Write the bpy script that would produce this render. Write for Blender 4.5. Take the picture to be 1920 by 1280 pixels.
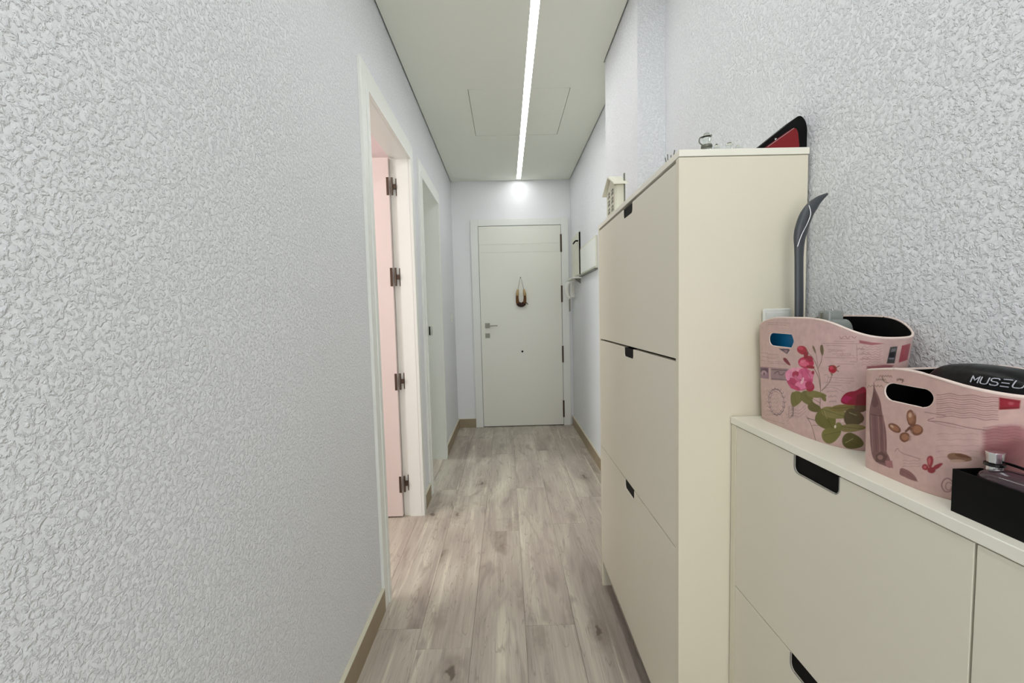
import bpy, bmesh, math, random
import numpy as np
from mathutils import Vector, Matrix
random.seed(7)
S = bpy.context.scene
C = S.collection
for o in list(bpy.data.objects): bpy.data.objects.remove(o)

# ------------------------------------------------------------------ camera, world, lights, exposure
YAW, PITCH, ROLL, CAM_H, FOCAL_PX = .0125, .0661, .0249, 1.162, 800.0
cy_, sy_, cp_, sp_, cr_, sr_ = math.cos(YAW), math.sin(YAW), math.cos(PITCH), math.sin(PITCH), math.cos(ROLL), math.sin(ROLL)
ax = Vector((cy_, -sy_, 0)); ayr = Vector((sy_, cy_, 0)); az = Vector((0, 0, 1))
fwd = cp_*ayr - sp_*az; upv = sp_*ayr + cp_*az
right = cr_*ax - sr_*upv; up = sr_*ax + cr_*upv
cam = bpy.data.objects.new('camera', bpy.data.cameras.new('camera')); C.objects.link(cam)
M = Matrix((right, up, -fwd)).transposed().to_4x4(); M.translation = Vector((0, 0, CAM_H)); cam.matrix_world = M
cam.data.sensor_width = 36; cam.data.lens = FOCAL_PX*36/1920; cam.data.clip_start = .02; cam.data.clip_end = 60
S.camera = cam
w = bpy.data.worlds.new('world'); S.world = w; w.use_nodes = True
w.node_tree.nodes['Background'].inputs[0].default_value = (.8, .85, .9, 1); w.node_tree.nodes['Background'].inputs[1].default_value = .4
LED_STRENGTH = 11.0
def area(name, loc, rot, sx, sy, e, col):
    d = bpy.data.lights.new(name, 'AREA'); d.shape = 'RECTANGLE'; d.size = sx; d.size_y = sy; d.energy = e; d.color = col
    o = bpy.data.objects.new(name, d); o.location = loc; o.rotation_euler = rot; C.objects.link(o); return o
area('rear_fill', (0.0, -1.45, 1.25), (math.pi/2, 0, 0), 1.05, 2.1, 7.4, (.97, .98, 1.0))  # soft fill added behind the camera, standing in for a lit living room
area('bedroom_lamp', (-1.5, 1.5, 2.35), (0, 0, 0), .5, .5, 4, (1.0, .95, .94))
area('bedroom_fill', (-2.15, 1.45, 1.5), (0, -math.pi/2, 0), 1.7, 1.3, 9, (1.0, .97, .96))  # unseen fill added to light the cabinet fronts through the doorway
area('closet_fill', (-2.1, 3.3, 1.5), (0, -math.pi/2, 0), 1.2, .8, 7, (.95, 1.0, .96))  # unseen fill added to brighten the floor near the entrance
area('closet_lamp', (-1.3, 3.4, 2.35), (0, 0, 0), .3, .3, 1.3, (.95, 1.0, .95))
S.view_settings.view_transform = 'Standard'; S.view_settings.look = 'None'
S.view_settings.gamma = 1; S.view_settings.use_curve_mapping = False
S.view_settings.exposure = 1.20

# ------------------------------------------------------------------ materials
def lin(c):
    c = c/255.0
    return c/12.92 if c <= .04045 else ((c+.055)/1.055)**2.4
def col(r, g, b): return (lin(r), lin(g), lin(b), 1)
MATS = {}
def mat(name, c, rough=.5, metal=0, var=.03, scale=20, bump=0, bscale=200, bdist=.001, spec=.5, trans=0, ior=1.45, alpha=1, coat=0, obj_rand=0):
    m = bpy.data.materials.new(name); m.use_nodes = True; nt = m.node_tree; N = nt.nodes; L = nt.links
    b = N['Principled BSDF']; b.inputs['Roughness'].default_value = rough; b.inputs['Metallic'].default_value = metal
    b.inputs['Specular IOR Level'].default_value = spec; b.inputs['IOR'].default_value = ior
    b.inputs['Transmission Weight'].default_value = trans; b.inputs['Coat Weight'].default_value = coat
    tc = N.new('ShaderNodeTexCoord')
    n = N.new('ShaderNodeTexNoise'); n.inputs['Scale'].default_value = scale; n.inputs['Detail'].default_value = 4
    L.new(tc.outputs['Object'], n.inputs['Vector'])
    mx = N.new('ShaderNodeMix'); mx.data_type = 'RGBA'
    a = col(*c); mx.inputs[6].default_value = tuple(min(1, x*(1-var)) for x in a[:3])+(1,); mx.inputs[7].default_value = tuple(min(1, x*(1+var)) for x in a[:3])+(1,)
    L.new(n.outputs[0], mx.inputs[0]); L.new(mx.outputs[2], b.inputs['Base Color'])
    if bump:
        n2 = N.new('ShaderNodeTexNoise'); n2.inputs['Scale'].default_value = bscale; n2.inputs['Detail'].default_value = 3
        L.new(tc.outputs['Object'], n2.inputs['Vector'])
        bp = N.new('ShaderNodeBump'); bp.inputs['Strength'].default_value = bump; bp.inputs['Distance'].default_value = bdist
        L.new(n2.outputs[0], bp.inputs['Height']); L.new(bp.outputs[0], b.inputs['Normal'])
    MATS[name] = m; return m
def plaster(name, c, strength=.7, dist=.004):
    m = bpy.data.materials.new(name); m.use_nodes = True; nt = m.node_tree; N = nt.nodes; L = nt.links
    b = N['Principled BSDF']; b.inputs['Roughness'].default_value = .75; b.inputs['Specular IOR Level'].default_value = .35
    tc = N.new('ShaderNodeTexCoord')
    mp = N.new('ShaderNodeMapping'); L.new(tc.outputs['Object'], mp.inputs[0])
    nz = N.new('ShaderNodeTexNoise'); nz.inputs['Scale'].default_value = 70; nz.inputs['Detail'].default_value = 2
    L.new(mp.outputs[0], nz.inputs['Vector'])
    add = N.new('ShaderNodeVectorMath'); add.operation = 'MULTIPLY_ADD'; L.new(nz.outputs['Color'], add.inputs[0]); add.inputs[1].default_value = (.006, .006, .006); L.new(mp.outputs[0], add.inputs[2])
    v = N.new('ShaderNodeTexVoronoi'); v.feature = 'SMOOTH_F1'; v.inputs['Scale'].default_value = 150; v.inputs['Smoothness'].default_value = .5; L.new(add.outputs[0], v.inputs['Vector'])
    n2 = N.new('ShaderNodeTexNoise'); n2.inputs['Scale'].default_value = 136; n2.inputs['Detail'].default_value = 3; n2.inputs['Roughness'].default_value = .6; n2.inputs['Distortion'].default_value = .4
    L.new(add.outputs[0], n2.inputs['Vector'])
    rp = N.new('ShaderNodeMapRange'); rp.inputs[1].default_value = .47; rp.inputs[2].default_value = .64; L.new(n2.outputs[0], rp.inputs[0])
    ma = N.new('ShaderNodeMath'); ma.operation = 'MULTIPLY_ADD'; L.new(v.outputs[0], ma.inputs[0]); ma.inputs[1].default_value = -.35; L.new(rp.outputs[0], ma.inputs[2])
    bp = N.new('ShaderNodeBump'); bp.inputs['Strength'].default_value = strength; bp.inputs['Distance'].default_value = dist
    L.new(ma.outputs[0], bp.inputs['Height']); L.new(bp.outputs[0], b.inputs['Normal'])
    big = N.new('ShaderNodeTexNoise'); big.inputs['Scale'].default_value = 2.2; L.new(tc.outputs['Object'], big.inputs['Vector'])
    mx = N.new('ShaderNodeMix'); mx.data_type = 'RGBA'; a = col(*c)
    mx.inputs[6].default_value = tuple(x*.97 for x in a[:3])+(1,); mx.inputs[7].default_value = tuple(min(1, x*1.03) for x in a[:3])+(1,)
    L.new(big.outputs[0], mx.inputs[0]); L.new(mx.outputs[2], b.inputs['Base Color'])
    MATS[name] = m; return m
def woodfloor():
    m = bpy.data.materials.new('oak_laminate'); m.use_nodes = True; nt = m.node_tree; N = nt.nodes; L = nt.links
    b = N['Principled BSDF']; b.inputs['Roughness'].default_value = .42; b.inputs['Specular IOR Level'].default_value = .35
    tc = N.new('ShaderNodeTexCoord'); oi = N.new('ShaderNodeObjectInfo')
    off = N.new('ShaderNodeVectorMath'); off.operation = 'MULTIPLY_ADD'
    L.new(oi.outputs['Random'], off.inputs[0]); off.inputs[1].default_value = (17.3, 31.7, 9.1); L.new(tc.outputs['Object'], off.inputs[2])
    def noise(sc, vec, detail=4, rough=.55, dist=0):
        mp = N.new('ShaderNodeMapping'); mp.inputs['Scale'].default_value = sc; L.new(vec, mp.inputs[0])
        n = N.new('ShaderNodeTexNoise'); n.inputs['Scale'].default_value = 1; n.inputs['Detail'].default_value = detail; n.inputs['Roughness'].default_value = rough; n.inputs['Distortion'].default_value = dist
        L.new(mp.outputs[0], n.inputs['Vector']); return n.outputs[0]
    def ramp(src, stops):
        r = N.new('ShaderNodeValToRGB'); L.new(src, r.inputs[0]); e = r.color_ramp.elements
        e[0].position, e[0].color = stops[0]; e[1].position, e[1].color = stops[-1]
        for p, c in stops[1:-1]:
            q = e.new(p); q.color = c
        return r.outputs[0]
    def mix(f, a, c, mode='MIX', fac=None):
        x = N.new('ShaderNodeMix'); x.data_type = 'RGBA'; x.blend_type = mode
        if f is None: x.inputs[0].default_value = fac
        else: L.new(f, x.inputs[0])
        for s, i in ((a, 6), (c, 7)):
            if isinstance(s, tuple): x.inputs[i].default_value = s
            else: L.new(s, x.inputs[i])
        return x.outputs[2]
    P = off.outputs[0]
    broad = noise((7, 1.3, 1), P, 3, .5, .8)
    base = ramp(broad, [(.25, col(168, 155, 142)), (.42, col(188, 176, 162)), (.58, col(203, 194, 177)), (.75, col(222, 215, 196))])
    fine = noise((110, 4, 1), P, 5, .6, .5)
    base = mix(None, base, ramp(fine, [(.3, col(205, 200, 195)), (.7, col(255, 255, 255))]), 'MULTIPLY', .5)
    streak = noise((30, 1.0, 1), P, 3, .5, .7)
    base = mix(ramp(streak, [(.62, (0, 0, 0, 1)), (.70, (.5, .5, .5, 1))]), base, col(230, 223, 200))
    patch = noise((9, 2.2, 1), P, 2, .5, 2.2)
    base = mix(ramp(patch, [(.56, (0, 0, 0, 1)), (.72, (.6, .6, .6, 1))]), base, col(150, 136, 124))
    vein = noise((16, 1.6, 1), P, 2, .5, 2.5)
    base = mix(ramp(vein, [(.485, (0, 0, 0, 1)), (.5, (.5, .5, .5, 1)), (.515, (0, 0, 0, 1))]), base, col(132, 118, 104))
    vo = N.new('ShaderNodeTexVoronoi'); vo.inputs['Scale'].default_value = 1
    mp = N.new('ShaderNodeMapping'); mp.inputs['Scale'].default_value = (5.6, 2.1, 0); mp.inputs['Rotation'].default_value = (0, 0, .12); L.new(P, mp.inputs[0])
    wob = N.new('ShaderNodeVectorMath'); wob.operation = 'MULTIPLY_ADD'
    nn = N.new('ShaderNodeTexNoise'); nn.inputs['Scale'].default_value = 30; nn.inputs['Detail'].default_value = 4; L.new(P, nn.inputs['Vector'])
    L.new(nn.outputs['Color'], wob.inputs[0]); wob.inputs[1].default_value = (.30, .20, 0); L.new(mp.outputs[0], wob.inputs[2])
    L.new(wob.outputs[0], vo.inputs['Vector'])
    base = mix(ramp(vo.outputs[0], [(.10, (.5, .5, .5, 1)), (.24, (0, 0, 0, 1))]), base, col(138, 122, 108))
    base = mix(ramp(vo.outputs[0], [(.04, (.75, .75, .75, 1)), (.085, (0, 0, 0, 1))]), base, col(84, 70, 58))
    # per plank tone
    hs = N.new('ShaderNodeHueSaturation'); L.new(base, hs.inputs['Color']); hs.inputs['Saturation'].default_value = .9
    mr = N.new('ShaderNodeMapRange'); mr.inputs[3].default_value = .93; mr.inputs[4].default_value = 1.05; L.new(oi.outputs['Random'], mr.inputs[0]); L.new(mr.outputs[0], hs.inputs['Value'])
    L.new(hs.outputs[0], b.inputs['Base Color'])
    bp = N.new('ShaderNodeBump'); bp.inputs['Strength'].default_value = .25; bp.inputs['Distance'].default_value = .0008
    L.new(fine, bp.inputs['Height']); L.new(bp.outputs[0], b.inputs['Normal'])
    MATS['oak'] = m; return m
def emis(name, c, s):
    m = bpy.data.materials.new(name); m.use_nodes = True; nt = m.node_tree
    nt.nodes.remove(nt.nodes['Principled BSDF']); e = nt.nodes.new('ShaderNodeEmission'); e.inputs[0].default_value = c; e.inputs[1].default_value = s
    nt.links.new(e.outputs[0], nt.nodes['Material Output'].inputs[0]); MATS[name] = m; return m
def vcol(name):
    m = bpy.data.materials.new(name); m.use_nodes = True; nt = m.node_tree; N = nt.nodes; L = nt.links
    b = N['Principled BSDF']; b.inputs['Roughness'].default_value = .38
    a = N.new('ShaderNodeAttribute'); a.attribute_name = 'print'
    tc = N.new('ShaderNodeTexCoord'); n = N.new('ShaderNodeTexNoise'); n.inputs['Scale'].default_value = 90; n.inputs['Detail'].default_value = 4; L.new(tc.outputs['Object'], n.inputs['Vector'])
    r = N.new('ShaderNodeMapRange'); r.inputs[3].default_value = .78; r.inputs[4].default_value = 1.16; L.new(n.outputs[0], r.inputs[0])
    x = N.new('ShaderNodeVectorMath'); x.operation = 'MULTIPLY'; L.new(a.outputs['Color'], x.inputs[0]); L.new(r.outputs[0], x.inputs[1])
    L.new(x.outputs[0], b.inputs['Base Color']); MATS[name] = m; return m

plaster('wall', (238, 240, 242), .72, .0034)
plaster('wall_far', (240, 241, 242), .22, .002)
mat('ceiling', (238, 241, 229), .8, var=.015, scale=2)
mat('shadow_gap', (90, 90, 84), .9)
mat('door_white', (236, 236, 225), .38, var=.01, scale=3, bump=.05, bscale=40)
mat('casing', (236, 238, 232), .4, var=.01, scale=3)
mat('cabinet', (229, 222, 201), .42, var=.015, scale=4)
mat('cabinet_top_lit', (242, 239, 224), .42, var=.01, scale=4)  # lighter copy for the top boards, overhead light put into the colour
mat('cabinet_front', (229, 224, 206), .42, var=.015, scale=4)
mat('black', (2, 2, 3), .6, spec=.15)
mat('black_gloss', (8, 8, 10), .18)
mat('black_card', (4, 4, 5), .6, spec=.2)
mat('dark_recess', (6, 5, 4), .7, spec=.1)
mat('notch_highlight', (150, 148, 142), .35, metal=.3)
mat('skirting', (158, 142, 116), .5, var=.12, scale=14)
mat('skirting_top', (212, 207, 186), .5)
mat('pink_wall', (226, 211, 207), .8, var=.02, scale=2)
mat('pink_lit_leaf', (228, 214, 209), .42, var=.01)  # pink cast of the room's light put into the leaf colour
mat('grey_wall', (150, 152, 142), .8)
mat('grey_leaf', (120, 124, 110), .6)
mat('bronze', (86, 72, 62), .4, metal=.7)
mat('steel', (120, 120, 110), .35, metal=.8)
mat('white_plastic', (234, 234, 226), .35, var=.01)
mat('cream_plastic', (222, 222, 204), .4, var=.01)
mat('grey_plastic', (70, 73, 77), .33, var=.05, scale=30)
mat('silver', (225, 225, 225), .15, metal=1)
mat('clear_grey', (190, 195, 190), .2, trans=.5)
mat('glass', (235, 240, 236), .03, trans=1, ior=1.45)
mat('plum_glass', (98, 78, 86), .06, trans=.55, ior=1.45)
mat('rim', (232, 212, 202), .4)
mat('blue', (20, 120, 175), .4)
mat('red', (125, 6, 16), .35, var=.06)
mat('pink_plastic', (226, 170, 190), .35)
mat('navy', (24, 26, 48), .4)
mat('peach', (222, 190, 160), .4)
mat('wicker', (104, 66, 28), .7, var=.5, scale=160, bump=.6, bscale=220, bdist=.002)
mat('wicker_dark', (52, 26, 14), .7, var=.4, scale=160)
mat('straw', (190, 165, 118), .8, var=.2, scale=120)
mat('cord', (160, 160, 145), .8)
mat('paint_white', (232, 230, 212), .6, var=.03, scale=60)
mat('window_dark', (110, 112, 100), .7)
mat('bag', (3, 3, 6), .35, spec=.3, var=.2, bump=.3, bscale=60, bdist=.004)
mat('lettering', (205, 206, 215), .4)
woodfloor(); vcol('tub_print')
emis('led', (.97, .985, 1.0, 1), LED_STRENGTH)

# ------------------------------------------------------------------ helpers
def tag(o, label=None, cat=None, group=None, kind=None):
    if label: o['label'] = label
    if cat: o['category'] = cat
    if group: o['group'] = group
    if kind: o['kind'] = kind
    return o
def thing(name, loc, label=None, cat=None, group=None, kind=None):
    o = bpy.data.objects.new(name, None); o.location = loc; o.empty_display_size = .05; C.objects.link(o)
    return tag(o, label, cat, group, kind)
def origin_of(p):
    v = Vector((0, 0, 0))
    while p is not None: v += p.location; p = p.parent
    return v
def obj(name, bm, m, parent=None, loc=None, smooth=False, bev=0, label=None):
    """bm holds world coordinates; the object origin goes to loc (children: the root's origin)"""
    bmesh.ops.recalc_face_normals(bm, faces=bm.faces)
    o0 = origin_of(parent) if parent else Vector((0, 0, 0))
    if loc is None: loc = o0
    loc = Vector(loc)
    for v in bm.verts: v.co -= loc
    me = bpy.data.meshes.new(name); bm.to_mesh(me); bm.free()
    for mm in (m if isinstance(m, (list, tuple)) else [m]): me.materials.append(MATS[mm])
    if smooth:
        for p in me.polygons: p.use_smooth = True
    o = bpy.data.objects.new(name, me); C.objects.link(o); o.parent = parent; o.location = loc-o0
    if bev:
        b = o.modifiers.new('bevel', 'BEVEL'); b.width = bev; b.segments = 2; b.limit_method = 'ANGLE'
    if label: o['label'] = label
    return o
def B(): return bmesh.new()
def box(bm, x0, x1, y0, y1, z0, z1, mi=0):
    v = [bm.verts.new((x, y, z)) for x in (x0, x1) for y in (y0, y1) for z in (z0, z1)]
    for f in ((0, 1, 3, 2), (4, 6, 7, 5), (0, 4, 5, 1), (2, 3, 7, 6), (0, 2, 6, 4), (1, 5, 7, 3)):
        bm.faces.new([v[i] for i in f]).material_index = mi
    return bm
def bx(*a): return box(B(), *a)
def prism(bm, pts, axis, a, b):
    """extrude a 2D outline along axis (0: pts are (y,z); 1: (x,z); 2: (x,y))"""
    def P(p, t): return {0: (t, p[0], p[1]), 1: (p[0], t, p[1]), 2: (p[0], p[1], t)}[axis]
    A = [bm.verts.new(P(p, a)) for p in pts]; Bv = [bm.verts.new(P(p, b)) for p in pts]; n = len(pts)
    bm.faces.new(A); bm.faces.new(Bv[::-1])
    for i in range(n): bm.faces.new((A[i], A[(i+1) % n], Bv[(i+1) % n], Bv[i]))
    return bm
def cyl(bm, c, r0, r1, h, axis=2, n=24):
    pts = lathe_pts = None
    ring = []
    for t, r in ((0, r0), (h, r1)):
        R = []
        for i in range(n):
            a = 2*math.pi*i/n; u, v = r*math.cos(a), r*math.sin(a)
            R.append(bm.verts.new({2: (c[0]+u, c[1]+v, c[2]+t), 1: (c[0]+u, c[1]+t, c[2]+v), 0: (c[0]+t, c[1]+u, c[2]+v)}[axis]))
        ring.append(R)
    bm.faces.new(ring[0][::-1]); bm.faces.new(ring[1])
    for i in range(n): bm.faces.new((ring[0][i], ring[0][(i+1) % n], ring[1][(i+1) % n], ring[1][i]))
    return bm
def lathe(bm, c, prof, n=28):
    rings = [[bm.verts.new((c[0]+r*math.cos(2*math.pi*i/n), c[1]+r*math.sin(2*math.pi*i/n), c[2]+z)) for i in range(n)] for r, z in prof]
    for a, b in zip(rings, rings[1:]):
        for i in range(n): bm.faces.new((a[i], a[(i+1) % n], b[(i+1) % n], b[i]))
    bm.faces.new(rings[0][::-1]); bm.faces.new(rings[-1]); return bm
def tube(bm, pts, rad, n=10, flat=1.0, closed=False):
    """sweep an ellipse (rad, rad*flat) along pts; rad may be a list"""
    P = [Vector(p) for p in pts]; k = len(P); R = rad if isinstance(rad, (list, tuple)) else [rad]*k
    rings = []; ref = Vector((0, 1, .01))
    for i, p in enumerate(P):
        t = (P[(i+1) % k]-P[i-1]) if closed else (P[min(i+1, k-1)]-P[max(i-1, 0)])
        t.normalize(); s = t.cross(ref)
        if s.length < .1: s = t.cross(Vector((1, 0, 0)))
        s.normalize(); u = s.cross(t).normalized()
        rings.append([bm.verts.new(p + s*R[i]*math.cos(2*math.pi*j/n) + u*R[i]*flat*math.sin(2*math.pi*j/n)) for j in range(n)])
    m = k if closed else k-1
    for i in range(m):
        a, b = rings[i], rings[(i+1) % k]
        for j in range(n): bm.faces.new((a[j], a[(j+1) % n], b[(j+1) % n], b[j]))
    if not closed: bm.faces.new(rings[0][::-1]); bm.faces.new(rings[-1])
    return bm
def smooth_path(pts, n=8):
    P = [Vector(p) for p in pts]; out = []
    for i in range(len(P)-1):
        a, b, c, d = P[max(i-1, 0)], P[i], P[i+1], P[min(i+2, len(P)-1)]
        for j in range(n):
            t = j/n; out.append(.5*((2*b)+(c-a)*t+(2*a-5*b+4*c-d)*t*t+(3*b-a-3*c+d)*t**3))
    out.append(P[-1]); return out
def blob(bm, c, r, n=24, m=14, e=2.0, fn=None):
    """superellipsoid"""
    def f(v): return math.copysign(abs(v)**(2/e), v)
    rows = []
    for i in range(1, m):
        ph = -math.pi/2+math.pi*i/m
        rows.append([Vector((c[0]+r[0]*f(math.cos(ph))*f(math.cos(2*math.pi*j/n)), c[1]+r[1]*f(math.cos(ph))*f(math.sin(2*math.pi*j/n)), c[2]+r[2]*f(math.sin(ph)))) for j in range(n)])
    if fn: rows = [[fn(v) for v in R] for R in rows]
    rows = [[bm.verts.new(v) for v in R] for R in rows]
    for a, b in zip(rows, rows[1:]):
        for j in range(n): bm.faces.new((a[j], a[(j+1) % n], b[(j+1) % n], b[j]))
    bm.faces.new(rows[0][::-1]); bm.faces.new(rows[-1]); return bm

# ------------------------------------------------------------------ room shell
XL, XR, YB, YF, ZC = -.518, .672, -1.6, 4.34, 2.477
PX, PY0, PY1 = .558, 1.789, 2.344                     # pillar
A0, A1, B0, B1, DT = 1.70, 2.417, 2.74, 3.38, 2.022    # door openings in the left wall
WT = .10
ZL = 2.56
# left wall: near part with heavy stipple, far part smoother
bm = B()
for y0, y1, z0, z1 in ((YB-.1, A0-.02, 0, ZL), (A0-.02, A1+.02, DT+.02, ZL), (A1+.02, B0-.02, 0, ZL), (B0-.02, B1+.02, DT+.02, ZL), (B1+.02, YF+.1, 0, ZL)):
    box(bm, XL-WT, XL, y0, y1, z0, z1)
tag(obj('wall_left', bm, 'wall'), 'white stippled plaster wall with two doorways on the left', kind='structure')
bm = B()
box(bm, XR, XR+.1, YB-.1, YF+.1, 0, ZL); box(bm, PX, XR+.001, PY0, PY1, 0, ZL)
tag(obj('wall_right', bm, 'wall'), 'white stippled plaster wall with a shallow pillar on the right', kind='structure')
tag(obj('wall_back', bx(XL-WT, XR+.1, YF, YF+.1, 0, ZL), 'wall_far'), 'smooth white end wall around the entrance door', kind='structure')
tag(obj('wall_front', bx(XL-WT, XR+.1, YB-.1, YB, 0, ZL), 'wall'), kind='structure')
# ceiling: gypsum panels with a shadow gap at the walls, a slot for the light and a hatch
G = .007
cl = thing('ceiling', (0, 1.4, ZC), 'pale grey green flat plasterboard ceiling with a shadow gap at the walls', kind='structure')
LX0, LX1 = .137, .180
HX0, HX1, HY0, HY1 = -.188, .411, 2.60, 3.255
bm = B(); zc1 = ZC+.02
xl, xm = XL+G, XR-G
def cpan(x0, x1, y0, y1): box(bm, x0, x1, y0, y1, ZC, zc1)
e = .003
cpan(xl, LX0, YB, HY0-e); cpan(xl, HX0-e, HY0-e, HY1+e); cpan(xl, LX0, HY1+e, YF-G)
cpan(LX1, xm, YB, PY0-G); cpan(LX1, PX-G, PY0-G, HY0-e if HY0 < PY1 else PY1+G)
cpan(LX1, xm, PY1+G, HY0-e); cpan(HX1+e, xm, HY0-e, HY1+e); cpan(LX1, xm, HY1+e, YF-G); cpan(LX0, LX1, YF-.016, YF-G)
obj('plasterboard', bm, 'ceiling', cl)
obj('hatch_panel', bx(HX0, LX0, HY0, HY1, ZC+.0008, zc1), 'ceiling', cl)
obj('hatch_panel', bx(LX1, HX1, HY0, HY1, ZC+.0008, zc1), 'ceiling', cl)
obj('cavity', bx(XL-WT, XR+.1, YB-.1, YF+.1, ZL, ZL+.05), 'shadow_gap', cl)
lt = thing('linear_ceiling_light', (.158, 1.36, ZC), 'long narrow white light strip running along the ceiling', 'ceiling light')
bm = B(); box(bm, LX0+.0004, LX0+.0024, YB+.02, YF-.017, ZC-.0006, ZC+.018); box(bm, LX1-.0024, LX1-.0004, YB+.02, YF-.017, ZC-.0006, ZC+.018); box(bm, LX0+.0004, LX1-.0004, YB+.02, YF-.017, ZC+.018, ZC+.021)
box(bm, LX0+.0026, LX1-.0026, YF-.0575, YF-.0175, ZC-.0006, ZC+.016)
obj('profile', bm, 'white_plastic', lt)
obj('diffuser', bx(LX0+.0026, LX1-.0026, YB+.03, YF-.058, ZC+.0005, ZC+.004), 'led', lt)
# side rooms behind the doorways
bm = B(); x0, x1 = -2.3, XL-WT
for a in ((x0, x1, .5, .55), (x0, x1, 2.56, 2.60), (x0-.05, x0, .5, 2.6)): box(bm, *a, 0, 2.45)
box(bm, x0, x1, .5, 2.6, 2.45, 2.5)
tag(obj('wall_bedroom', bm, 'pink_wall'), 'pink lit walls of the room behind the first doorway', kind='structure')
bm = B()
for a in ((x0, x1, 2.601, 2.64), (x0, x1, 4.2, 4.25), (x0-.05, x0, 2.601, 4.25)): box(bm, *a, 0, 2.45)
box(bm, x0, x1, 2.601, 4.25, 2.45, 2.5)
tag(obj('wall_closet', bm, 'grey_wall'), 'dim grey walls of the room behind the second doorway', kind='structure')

# floor with single planks
fl = thing('floor', (0, 1.4, 0), 'grey beige oak laminate floor of long planks', kind='structure')
obj('underlay', bx(-2.35, XR+.1, YB-.1, YF+.1, -.03, -.0082), 'shadow_gap', fl)
def plank_mesh(wd, ln):
    bm = B(); c = .0007; t = .008
    a, b = wd/2-.0003, ln/2-.0003
    lo = [bm.verts.new((x, y, -t)) for x, y in ((-a, -b), (a, -b), (a, b), (-a, b))]
    mi = [bm.verts.new((x, y, -c)) for x, y in ((-a, -b), (a, -b), (a, b), (-a, b))]
    hi = [bm.verts.new((x, y, 0)) for x, y in ((-a+c, -b+c), (a-c, -b+c), (a-c, b-c), (-a+c, b-c))]
    bm.faces.new(lo[::-1]); bm.faces.new(hi)
    for p, q in ((lo, mi), (mi, hi)):
        for i in range(4): bm.faces.new((p[i], p[(i+1) % 4], q[(i+1) % 4], q[i]))
    me = bpy.data.meshes.new('plank'); bm.to_mesh(me); bm.free(); me.materials.append(MATS['oak']); return me
pm = {}
def plank(x0, x1, y0, y1):
    k = (round(x1-x0, 3), round(y1-y0, 3))
    if k not in pm: pm[k] = plank_mesh(*k)
    o = bpy.data.objects.new('plank', pm[k]); C.objects.link(o); o.parent = fl
    o.location = Vector(((x0+x1)/2, (y0+y1)/2, 0))-fl.location
cols = [-2.256, -2.065, -1.874, -1.683, -1.492, -1.301, -1.110, -.919, -.728, -.537, -.345, -.150, .042, .228, .418, .609, XR]
joints = [1.0, .4, 1.1, .1, .7, 1.2, .3, .9, .1, 1.52, 1.42, .96, 1.515, 1.02, 1.35, .75]
for i in range(len(cols)-1):
    x0, x1 = cols[i], cols[i+1]
    ys = YB if x1 > XL-.1 else .55; y = joints[i]
    while y > ys: y -= 1.255
    while y < YF:
        a, b = max(y, ys), min(y+1.255, YF if x1 > XL-.1 else 4.2); y += 1.255
        if b-a > .03: plank(x0, x1, a, b)

# skirting boards
def skirt(name, label, segs):
    """segs: (axis, wall coordinate, direction, from, to)"""
    root = None; bm = B(); bt = B(); T = .013; H = .0925
    for ax_, w_, d, a, b in segs:
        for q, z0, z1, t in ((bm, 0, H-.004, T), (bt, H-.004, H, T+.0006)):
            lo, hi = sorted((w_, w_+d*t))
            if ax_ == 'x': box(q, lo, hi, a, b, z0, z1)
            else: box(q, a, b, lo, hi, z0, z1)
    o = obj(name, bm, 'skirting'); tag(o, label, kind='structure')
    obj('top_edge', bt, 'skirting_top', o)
skirt('baseboard_left', 'brown beige skirting board along the left wall', [('x', XL, 1, YB, 1.622), ('x', XL, 1, 2.497, 2.662), ('x', XL, 1, 3.458, YF)])
skirt('baseboard_back', 'short brown beige skirting boards beside the entrance door', [('y', YF, -1, XL+.0135, -.335)])
skirt('baseboard_right', 'brown beige skirting board along the right wall', [('x', XR, -1, PY1, YF), ('x', PX, -1, PY0, PY1), ('x', XR, -1, YB, -.05)])

# ------------------------------------------------------------------ door 1: entrance door
YD = 4.32
d = thing('door_1', (.155, YF, 0), 'white entrance door with dark lever handle and peephole', kind='structure')
bm = B(); box(bm, -.3335, -.259, YD-.002, YF, 0, 2.10); box(bm, .570, .6432, YD-.002, YF, 0, 2.10); box(bm, -.259, .570, YD-.002, YF, 2.034, 2.10)
obj('frame', bm, 'casing', d, bev=.002)
bm = B(); box(bm, -.2555, .5665, YD+.006, YF-.002, .008, 2.03)
for z0, z1 in ((.008, 1.7685), (1.7715, 1.8500), (1.853, 2.03)): box(bm, -.2555, .5665, YD+.003, YD+.0065, z0, z1)
obj('leaf', bm, 'door_white', d)
obj('gap', bx(-.259, .570, YF-.0018, YF-.0002, .0, 2.034), 'black', d)
hb = obj('lever_handle', box(bx(-.214, -.166, YD-.004, YD+.004, 1.020, 1.068), -.19, -.188, YD-.02, YD, 1.043, 1.045), 'steel', d, bev=.001, label='dark steel lever on a square rose')
obj('lever', cyl(bx(-.19, -.088, YD-.048, YD-.036, 1.036, 1.046), (-.186, YD-.045, 1.041), .008, .008, .043, 1, 12), 'steel', hb, bev=.001)
obj('lock', bx(-.214, -.168, YD-.004, YD+.004, .918, .964), 'steel', d, bev=.001, label='square dark lock plate')
obj('peephole', cyl(B(), (.157, YD-.002, .772), .0105, .0105, .006, 1, 20), 'black', d)
for z0, z1 in ((1.763, 1.937), (1.262, 1.428), (.65, .819), (.085, .259)):
    obj('hinge', cyl(B(), (.5685, YD-.003, z0), .0085, .0085, z1-z0, 2, 12), 'bronze', d)
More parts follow.
